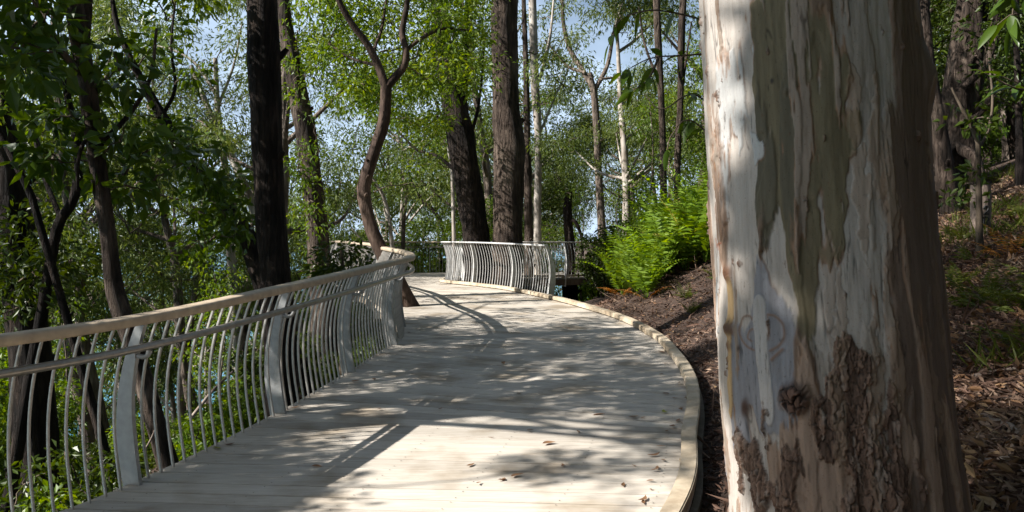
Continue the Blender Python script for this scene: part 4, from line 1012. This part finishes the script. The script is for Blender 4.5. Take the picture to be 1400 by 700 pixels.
def scatter(kind, nv, n, x0, x1, d0, d1, gap, sc0, sc1, side, ok=lambda px, d: True, clear=1.2):
    got = 0; tries = 0
    while got < n and tries < n * 60:
        tries += 1
        d = rg.uniform(d0 ** .5, d1 ** .5) ** 2; px = rg.uniform(x0, x1); x = (px - 700) / F * d
        if near_deck(x, d) < clear or not ok(px, d) or not free(x, d, gap): continue
        if side == 'c' and d < 26: continue
        placed.append((x, d)); got += 1
        place(kind, int(rg.integers(nv)), x, d, rg.uniform(sc0, sc1), rg.uniform(0, 6.28), LBL[(kind, side)], GRP[kind] + ' ' + SIDE[side])
# seaward side
scatter('gum', 4, 25, -120, 470, 19, 50, 2.0, .75, 1.15, 'l')
def gap(r_):
    """keeps the view to the water open between the near trunks"""
    return lambda px, d: not any(lo - r_ * F / d < px < hi + r_ * F / d for lo, hi in ((152, 255), (398, 424))) and not (px > 330 and d < 24)
scatter('bush', 5, 26, -260, 430, 12, 46, 2.0, .6, 1.0, 'l', gap(1.7), clear=2.2)
scatter('sapling', 2, 7, -60, 420, 9, 22, 1.2, .7, 1.0, 'l', gap(.4), clear=.9)
scatter('shrub', 3, 28, -150, 420, 6.2, 24, .7, .6, 1.0, 'l', lambda px, d: not (130 < px < 275 and d > 7), clear=.7)
scatter('shrub', 3, 8, 140, 300, 17, 30, 1.2, .7, .9, 'l')
# straight ahead
scatter('gum', 4, 21, 430, 950, 31, 62, 2.0, .8, 1.2, 'c', lambda px, d: not (575 < px < 620 and d < 55) and not 745 < px < 880)
scatter('bush', 5, 30, 430, 930, 30.5, 58, 2.0, .55, .95, 'c', lambda px, d: not (575 < px < 625 and d < 55) and not (745 < px < 880 and d < 50))
scatter('sapling', 2, 8, 450, 900, 30.5, 36, 1.2, .7, 1.0, 'c', clear=.8)
scatter('shrub', 3, 10, 140, 300, 15, 30, 1.2, .8, 1.1, 'l')
scatter('shrub', 3, 40, 440, 900, 30.2, 40, .8, .8, 1.4, 'c', clear=.7)
for q in range(11):
    d_ = 30.8 + (q % 3) * .9; x_ = -5.6 + q * .5; place('bush', q % 5, x_, d_, .74 + .1 * (q % 2), q * 1.7, LBL[('bush', 'c')], GRP['bush'] + ' ' + SIDE['c'])
# the slope on the right
scatter('gum', 4, 16, 850, 1500, 20, 44, 2.5, .6, 1.0, 'r')
scatter('bush', 5, 30, 800, 1520, 18, 46, 1.9, .55, .9, 'r', lambda px, d: px > 930 or (px > 890 and d > 26))
for x_, y_, s_2 in ((2.5, 20.8, 1.0), (3.1, 21.6, 1.2), (2.7, 22.6, 1.1), (3.6, 20.4, 1.1), (3.9, 22.8, 1.3)): place('shrub', int(x_ * 10) % 3, x_, y_, s_2, x_ * 3, LBL[('shrub', 'r')], GRP['shrub'] + ' ' + SIDE['r'])
scatter('sapling', 2, 6, 830, 1420, 17, 26, 1.2, .6, .9, 'r')
scatter('shrub', 3, 24, 830, 1450, 17.5, 30, .9, .7, 1.1, 'r')
# the wood goes on all round the place: unseen trees beside and behind the viewer, the closest bushes added to block skylight
for (x, y, k_, v_, sc_2) in ((3.5, .6, 'bush', 1, .75), (4.6, 2.4, 'bush', 0, .75), (2.9, -1.6, 'bush', 3, .8), (5.6, 3.4, 'bush', 4, .6), (4.5, -2.5, 'bush', 1, 1.0), (7.5, 1.5, 'bush', 3, 1.1), (2.0, -5.5, 'bush', 0, 1.2), (-2.0, -7.5, 'bush', 4, 1.2), (6.5, -6.5, 'bush', 1, 1.4), (10.5, 4.5, 'bush', 3, 1.3), (11, -2, 'gum', 0, .9), (3.5, -10, 'gum', 1, 1.0), (-4.5, -11, 'bush', 1, 1.3), (13.5, 8.5, 'bush', 0, 1.3), (9.5, 8.6, 'gum', 3, .8), (-14, 7.5, 'bush', 1, 1.3), (-18, 12, 'bush', 3, 1.4), (-13.5, 10.5, 'bush', 4, 1.2)):
    sd_ = 'r' if x > -6 and k_ else 'l'
    place(k_, v_, x, y, sc_2, rg.uniform(0, 6.28), {'bush': 'unseen dense leafy tree in the wood that surrounds the near end of the path', 'gum': 'unseen tall gum in the wood that surrounds the near end of the path'}[k_], 'unseen trees round the near end of the path')
# distant wood read as one mass
fm = MB(); rf = rng_of(77)
for _ in range(1700):
    d = rf.uniform(46, 110); px = rf.uniform(-300, 1700)
    if rf.random() < .8 and (560 < px < 640 or 745 < px < 900): continue
    x = (px - 700) / F * d; z0 = float(ground_z(x, d)); h = rf.uniform(1, 12) if px > 640 else rf.uniform(1, 11)
    clump(fm, rf, (x, d, max(z0, -15) + h), rf.uniform(1.4, 2.4), 55, .5, .4, 'x', 0)
tag(link('distant_woodland', fm.mesh('distant_woodland', M['leaf_gum'])), kind='stuff')

# ------------------------------------------------------------------ ferns
def fern_mesh(seed, nf, L, el0, el1, m, pairs=20, plen=.13, pw=.20):
    rng = rng_of(seed); mb = MB()
    for k in range(nf):
        az = rng.uniform(0, 6.283); el = RAD(rng.uniform(el0, el1)); l = L * rng.uniform(.65, 1.1); bend = rng.uniform(.5, 1.15)
        n = pairs + 2; s = np.linspace(0, 1, n); e = el - bend * s ** 1.5
        stp = np.stack([np.cos(e) * math.cos(az), np.cos(e) * math.sin(az), np.sin(e)], 1) * l / n
        p = np.cumsum(stp, axis=0) + [rng.normal() * .03, rng.normal() * .03, 0]
        mb.tube(p, np.linspace(.004, .0015, n), 3, 0, cap=False)
        t = stp / np.linalg.norm(stp, axis=1)[:, None]; side = np.array([-math.sin(az), math.cos(az), 0]); side = side + rng.normal(size=3) * .2
        q = np.arange(3, n); prof_ = np.sin(np.clip((s[q] * 1.05) ** .8, 0, 1) * np.pi * .96 + .1) * .85 + .15
        for sg in (-1, 1):
            ax = side * sg + t[q] * .42 + rng.normal(size=(len(q), 3)) * .07 - [0, 0, .12]
            mb.leaves(p[q], ax, plen * prof_, plen * prof_ * pw, rng, 0, .10, .12)
    return mb.mesh('fern', m)
FM = [fern_mesh(61 + i, 13, 1.55, 50, 88, M['fern'], 21, .21, .29) for i in range(3)]
FD = [fern_mesh(71 + i, 12, .85, 25, 75, M['fern_dull'], 20, .13) for i in range(3)]
FY = fern_mesh(64, 11, 1.35, 40, 85, M['fern_yellow'], 24, .18)
FB = fern_mesh(85, 4, 1.0, 10, 60, M['fern_dead'], 18, .13)
FX = fern_mesh(81, 7, .7, 20, 75, M['fern_dead'], 18, .11)
rf = rng_of(404); pts = []
def fern(me, x, y, sc, label, group=None, name='fern'):
    o = link(name, me); o.location = (x, y, float(ground_z(x, y)) - .02); o.rotation_euler = (0, 0, rf.uniform(0, 6.28)); o.scale = (sc,) * 3
    return tag(o, label, 'fern', group)
cnt = 0
for _try in range(6000):
    if cnt >= 38: break
    d = rf.uniform(14.3, 19); px = rf.uniform(806, 985); x = (px - 700) / F * d
    u = x - np.interp(d, XF_D, XF_X)
    if u < .5 or u > 3.9: continue
    if any((x - a) ** 2 + (d - b) ** 2 < .16 for a, b in pts): continue
    if px > 890 and d < 15.2: continue
    pts.append((x, d)); cnt += 1
    fern(FY if cnt % 6 == 5 else FM[cnt % 3], x, d, rf.uniform(.8, 1.1) * (1.0 if u < 1.2 else 1.5), 'tall bright fern in the dense clump above the mulch bank', 'ferns in the bright clump')
for i in range(12):
    x, d = pts[i * 3]; fern(FB, x, d, .8, 'brown dead fronds drooping inside the bright fern clump', 'dead fronds in the bright clump', 'dead_fern')
for i, (x, d, s) in enumerate(((2.75, 12.2, .45), (2.62, 8.6, .42), (2.9, 13.2, .5), (3.5, 13.6, .55))):
    fern(FD[i % 3], x, d, s, ('small fern tuft on the bare mulch bank', 'narrow fern poking out at the left edge of the big gum', 'low fern at the foot of the bright clump', 'low fern right below the bright clump near the big gum')[i])
for i in range(34):
    while True:
        d = rf.uniform(5.6, 17); px = rf.uniform(-60, 400); x = (px - 700) / F * d
        if near_deck(x, d) > .5 and x < -2: break
    fern(FD[i % 3], x, d, rf.uniform(.7, 1.25), 'green fern in the undergrowth below the long railing', 'ferns below the railing')
for (px, d, lb, s) in ((245, 7.9, 'orange dead fern showing through the balusters of the long railing', .5), (352, 9.2, 'orange dead fern beside the black trunk behind the railing', .5), (1378, 8.6, 'orange dead fern beside the marked timber post', .75)):
    fern(FX, (px - 700) / F * d, d, s, lb, None, 'dead_fern')
k = 0
for (px, py, s) in ((1318, 330, .7), (1330, 425, .85), (1350, 415, .8), (1385, 430, .8), (1340, 300, .6), (1400, 340, .7), (1322, 262, .6), (1365, 300, .6), (1420, 420, .8), (1310, 395, .7), (1400, 480, .7), (1330, 360, .6), (1390, 300, .7)):
    d = 4.0
    while (HOR - py) / F * d > ground_z((px - 700) / F * d, d) and d < 25: d += .05
    fern(FD[k % 3], (px - 700) / F * d, d, s * .8, 'green fern among the dry leaves on the shaded bank right of the big gum', 'ferns on the shaded bank'); k += 1

# ------------------------------------------------------------------ ground cover and leaf litter
def tri_cards(mb, rng, x, y, n_, l0, l1, wr, up, mat_=0, zoff=.01):
    x = np.asarray(x); n = len(x); z = ground_z(x, y) + zoff
    ax = np.stack([rng.normal(size=n), rng.normal(size=n), rng.normal(size=n) * .25 + up], 1)
    L = rng.uniform(l0, l1, n)
    mb.leaves(np.stack([x, y, z + rng.random(n) * .02], 1), ax, L, L * wr, rng, mat_, .25, .0)
rl = rng_of(505)
lm = MB()
n = 26000
d = rl.uniform(3.2 ** .5, 19 ** .5, n) ** 2; u = rl.random(n) ** 1.5 * 7.5; x = np.interp(d, XF_D, XF_X) + .02 + u
ok = x > np.interp(d, Rd[::-1, 1] if False else XF_D, XF_X)
tri_cards(lm, rl, x[ok], d[ok], 0, .02, .10, .30, .12)
d = rl.uniform(3.2, 15, 16000); px = rl.uniform(1270, 1450, 16000); tri_cards(lm, rl, (px - 700) / F * d, d, 0, .025, .095, .32, .25)
d = rl.uniform(3.4, 18, 1500); x = np.interp(d, XF_D, XF_X) + rl.uniform(.02, 6, 1500); tri_cards(lm, rl, x, d, 0, .14, .40, .07, .04, 0, .015)
tag(link('leaf_litter', lm.mesh('leaf_litter', M['litter'])), kind='stuff')
lm = MB(); d = rl.uniform(3.2, 15, 2000); px = rl.uniform(1265, 1450, 2000); tri_cards(lm, rl, (px - 700) / F * d, d, 0, .04, .12, .35, .25, 0, .02)
d = rl.uniform(7, 16, 500); x = np.interp(d, XF_D, XF_X) + rl.uniform(.1, 2.2, 500); tri_cards(lm, rl, x, d, 0, .05, .10, .35, .05, 0, .015)
tag(link('dry_leaf_litter', lm.mesh('dry_leaf_litter', M['dry_leaf'])), kind='stuff')
gm = MB(); d = rl.uniform(5, 15, 4200); px = rl.uniform(1270, 1450, 4200) + 0; x = (px - 700) / F * d
kp = fbm(x * .9 + 3, d * .9, 5, 3) > .72; tri_cards(gm, rl, x[kp], d[kp], 0, .12, .32, .06, 1.4)
tag(link('grass', gm.mesh('grass', M['fern_dull'])), kind='stuff')
gm = MB(); n = 5200; d = rl.uniform(4.5, 24, n); x = np.interp(d, [1.2, 5.1, 8.5, 12, 17.6, 24], [-4.9, -2.6, -1.8, -1.7, -3.2, -5.5]) - rl.uniform(.15, 1, n) * rl.uniform(.3, 9, n)
for i in range(0, n, 4):
    c_ = (x[i], d[i], float(ground_z(x[i], d[i])) + rl.uniform(.05, .5)); clump(gm, rl, c_, rl.uniform(.15, .4), 26, .12, .42, 'up', 0)
tag(link('ground_cover', gm.mesh('ground_cover', M['leaf_dark'])), kind='stuff')

# sticks and logs
def stick(px0, py0, px1, py1, r, label, d0=None, name='fallen_branch', m='stick', lift=.02):
    def hit(px, py):
        d = 3.5
        while (HOR - py) / F * d > ground_z((px - 700) / F * d, d) and d < 30: d += .02
        return np.array([(px - 700) / F * d, d, float(ground_z((px - 700) / F * d, d)) + lift])
    a_, b_2 = hit(px0, py0), hit(px1, py1)
    t = np.linspace(0, 1, 9)[:, None]; q = a_ + (b_2 - a_) * t; rr_ = rng_of(int(px0 + py0)); q[1:-1] += rr_.normal(size=(7, 3)) * .03 * np.linalg.norm(b_2 - a_) * .5
    q[:, 2] = np.maximum(q[:, 2], ground_z(q[:, 0], q[:, 1]) + r * .5)
    c_ = q.mean(0); mb = MB(); mb.tube(q - c_, np.linspace(r, r * .6, 9), 8, 0, .2, 3)
    o = link(name, mb.mesh(name, M[m])); o.location = tuple(c_); return tag(o, label, 'branch')
stick(812, 408, 905, 378, .07, 'dark rotting log lying across the mulch below the ferns', name='fallen_log', m='bark_brown')
stick(900, 380, 962, 368, .05, 'brown log lying on the mulch between the ferns and the big gum', name='fallen_log', m='bark_brown')
stick(1335, 225, 1400, 205, .035, 'long bare branch lying along the top of the leafy bank')
stick(1345, 205, 1400, 182, .03, 'bare branch lying across the sunlit crest of the bank')
stick(1350, 245, 1398, 232, .03, 'bare branch on the bank above the marked post')
stick(1330, 520, 1390, 508, .02, 'thin stick on the sunlit patch of the bank')
stick(1345, 575, 1395, 600, .022, 'thin stick in the deep shade low on the bank')
stick(1340, 640, 1390, 632, .02, 'thin stick among dark leaves at the bottom of the bank')
def free_stick(pts_, r, label):
    q = spline(np.array(pts_), 14); c_ = q.mean(0); mb = MB(); mb.tube(q - c_, np.linspace(r, r * .5, 14), 7, 0, .15, 2)
    o = link('fallen_branch', mb.mesh('fallen_branch', M['stick'])); o.location = tuple(c_); tag(o, label, 'branch')
free_stick([P(262, 570, 8.4), P(290, 535, 8.6), P(318, 508, 8.8)], .022, 'pale bare stick slanting up behind the balusters of the long railing')
free_stick([P(196, 618, 7.6), P(206, 600, 7.6), P(214, 580, 7.7)], .012, 'short pale stick behind the balusters at the thin curved trunk')

# marked timber post on the bank
def marked_post():
    px = 1340; d = 10.2; x = (px - 700) / F * d; zt = (HOR - 252) / F * d; zb = float(ground_z(x, d)) - .1
    root = empty('marker_post', (x, d, zb)); tag(root, 'weathered pale timber post with black painted marks on the bank', 'post')
    h = zt - zb; mb = MB(); q = np.array([[0, 0, 0], [.005, 0, h * .5], [.0, 0, h]])
    mb.tube(spline(q, 14), [.128, .12, .118], 20, 0, .06, 5); link('post_body', mb.mesh('post_body', M['stick']), root)
    mb = MB(); mb.tube([[0, 0, h], [0, 0, h + .025]], [.128, .122], 20); link('post_cap', mb.mesh('post_cap', M['bark_dark']), root)
    mb = MB()                                   # the painted 2 above an R, a brush line just proud of the wood
    def stroke(p2, w_=.011):
        q = spline(np.array(p2, float), 18); V = np.array([[a_, -math.sqrt(.128 ** 2 - a_ * a_), b_2] for a_, b_2 in q]); mb.tube(V, [w_, w_ * .8], 6)
    stroke([(-.03, h * .60), (-.01, h * .64), (.025, h * .62), (.02, h * .57), (-.03, h * .51), (-.005, h * .515), (.035, h * .51)])
    stroke([(-.025, h * .46), (-.028, h * .38), (-.03, h * .30)]); stroke([(-.025, h * .46), (.02, h * .455), (.03, h * .42), (.0, h * .385), (-.025, h * .38)]); stroke([(0, h * .385), (.02, h * .34), (.045, h * .31)])
    link('painted_mark', mb.mesh('painted_mark', M['ink']), root)
marked_post()
# thin sapling growing beside the post
hero('slim_sapling', 'thin bare dark stem growing behind the marked post', [(1338, 270), (1337, 220), (1335, 190), (1320, 160), (1300, 120)], 9.3, [4, 3.5, 3, 2.4, 1.5], 'twig', seed=140, leafkind='dark', sides=8, rough=.08, clumps=rect(40, 1300, 230, 1345, 290, 9.2, 9.8, 5) + rect(41, 1290, 100, 1345, 190, 9, 10, 4), n_leaf=22, rad=.22, limbs=[([(1336, 205, 0), (1350, 180, .1), (1356, 140, .1), (1352, 90, .2)], 2.2, 1.2)])

# ------------------------------------------------------------------ near leafy branches
def leafy_sapling(name, label, stem, r, branches, seed, L0, L1, nper, leafm='leaf_vine'):
    rng = rng_of(seed); base = np.array(stem[0], float); root = empty(name, base); tag(root, label, 'sapling')
    mb = MB(); q = spline(np.array(stem, float), 24) - base; mb.tube(q, np.linspace(r, r * .5, 24), 8, 0, .05, seed); link('trunk', mb.mesh('trunk', M['twig']), root)
    mb = MB(); lv = MB()
    pos = []; ax = []
    for br in branches:
        q = spline(np.array(br, float), 18) - base; mb.tube(q, np.linspace(r * .45, .0025, 18), 6, 0)
        for k in range(nper):
            i = int(rng.uniform(4, 18)); t = q[min(17, i)] - q[i - 1]; t /= np.linalg.norm(t)
            s = np.cross(t, rng.normal(size=3)); pos.append(q[i - 1]); ax.append(t * .5 + s * .8 + [0, 0, -.35])
        pos.append(q[-1]); ax.append(q[-1] - q[-2])
    n = len(pos); L = rng.uniform(L0, L1, n); lv.big_leaves(pos, [np.asarray(a_) / np.linalg.norm(a_) for a_ in ax], L, L * .36, rng, 0, .35)
    link('branch', mb.mesh('branch', M['twig']), root); link('foliage', lv.mesh('foliage', M[leafm]), root)
gx, gy = P(1010, 0, 5.4)[0], 5.4
leafy_sapling('broadleaf_sapling', 'broad leaved sapling reaching out from behind the pale left edge of the big gum', [(gx, gy, float(ground_z(gx, gy)) - .05), P(1005, 300, 5.4), P(1000, 120, 5.4), P(980, -40, 5.4)], .02,
   [[P(1003, 70, 5.4), P(940, 76, 5.3), P(890, 80, 5.2), P(850, 100, 5.2)], [P(1003, 40, 5.4), P(930, 20, 5.2), P(885, 15, 5.1), P(845, 30, 5.1), P(832, 62, 5.1)], [P(1003, 180, 5.4), P(950, 130, 5.2), P(905, 150, 5.1), P(880, 128, 5.1)], [P(1003, 220, 5.4), P(945, 165, 5.2), P(918, 185, 5.2), P(912, 205, 5.2)], [P(900, 80, 5.2), P(885, 110, 5.2), P(862, 125, 5.2)]], 301, .08, .145, 8)
gx, gy = P(1470, 0, 4.6)[0], 4.6
leafy_sapling('broadleaf_sapling', 'broad leaved sapling leaning in at the right edge above the bank', [(gx, gy, float(ground_z(gx, gy)) - .05), P(1468, 300, 4.6), P(1460, 150, 4.6), P(1440, -30, 4.6)], .022,
   [[P(1462, 170, 4.6), P(1410, 125, 4.5), P(1370, 105, 4.5)], [P(1455, 100, 4.6), P(1420, 30, 4.5), P(1385, 20, 4.4), P(1362, 35, 4.4)], [P(1462, 60, 4.6), P(1420, -20, 4.4), P(1390, -10, 4.4), P(1380, 40, 4.4)], [P(1410, 125, 4.5), P(1385, 120, 4.4), P(1345, 100, 4.4)]], 302, .10, .17, 7)
gx, gy = P(470, 0, 11.9)[0], 11.9
hero('dark_bush', 'dark leafy bush pushing against the outside of the railing curl', [(470, 470), (472, 420), (470, 380), (466, 340)], 12.2, [5, 4, 3, 2], 'twig', seed=150, leafkind='dark', clumps=rect(50, 437, 335, 492, 392, 11.9, 13, 15), n_leaf=60, rad=.25, sides=8)

# ------------------------------------------------------------------ fallen leaves on the deck
def fallen_leaf(seed):
    rng = rng_of(seed); mb = MB(); st = np.linspace(0, 1, 9); L = .11; wv = np.sin(np.pi * st ** .85) * .5 * rng.uniform(.26, .4) * L
    curl = rng.uniform(.1, .28); mid = np.stack([st * L, rng.normal() * .15 * L * st * (1 - st) * 4, .004 + curl * L * (st - .5) ** 2 * 1.6], 1)
    up = rng.uniform(.2, .9)
    a_ = mid + np.stack([st * 0, wv, wv * up], 1); b_2 = mid + np.stack([st * 0, -wv, wv * up * .6], 1)
    V = np.vstack([a_, mid, b_2]); q = np.arange(8)[:, None]; mb.add(V, np.vstack([q + [0, 1, 10, 9], q + [9, 10, 19, 18]])); return mb
FL = [fallen_leaf(90 + i) for i in range(4)]
FLm = [f.mesh('fallen_leaf', M['dry_leaf']) for f in FL]; FLg = FL[1].mesh('fallen_leaf', M['green_litter'])
rq = rng_of(606)
spots = [(675, 600), (678, 660), (690, 658), (700, 655), (792, 594), (885, 572), (860, 572), (925, 560), (915, 540), (918, 545), (905, 538), (922, 583), (930, 575), (898, 640), (905, 630), (885, 660), (880, 692), (872, 688), (890, 672), (900, 482), (915, 498), (932, 525), (826, 568), (508, 519), (478, 523), (395, 560), (460, 525), (322, 608), (560, 455), (555, 440), (606, 403), (620, 455), (850, 668), (660, 662), (730, 590), (552, 398), (545, 408), (590, 470), (640, 428), (905, 512), (912, 590), (898, 612), (890, 645), (936, 545), (934, 560), (884, 625), (770, 640), (742, 610), (868, 640), (520, 560), (470, 600), (430, 640), (640, 640), (610, 560), (712, 540), (690, 500), (798, 520), (830, 470), (780, 450)]
for i, (px, py) in enumerate(spots):
    p = deckpt(px + rq.normal() * 2, py); o = link('fallen_leaf', FLm[i % 4]); o.location = (p[0], p[1], p[2] + .005); o.rotation_euler = (rq.normal() * .1, rq.normal() * .1, rq.uniform(0, 6.28)); o.scale = (rq.uniform(.5, 1.05),) * 3
    tag(o, 'dry curled brown leaf lying on the deck boards', 'leaf', 'fallen leaves on the deck')
for (px, py, lb) in ((908, 563, 'yellow green fresh leaf on the deck boards near the kerb'), (300, 617, 'olive green flat leaf at the foot of the long railing')):
    p = deckpt(px, py); o = link('fallen_leaf', FLg); o.location = (p[0], p[1], p[2] + .005); o.rotation_euler = (0, 0, rq.uniform(0, 6.28)); tag(o, lb, 'leaf')
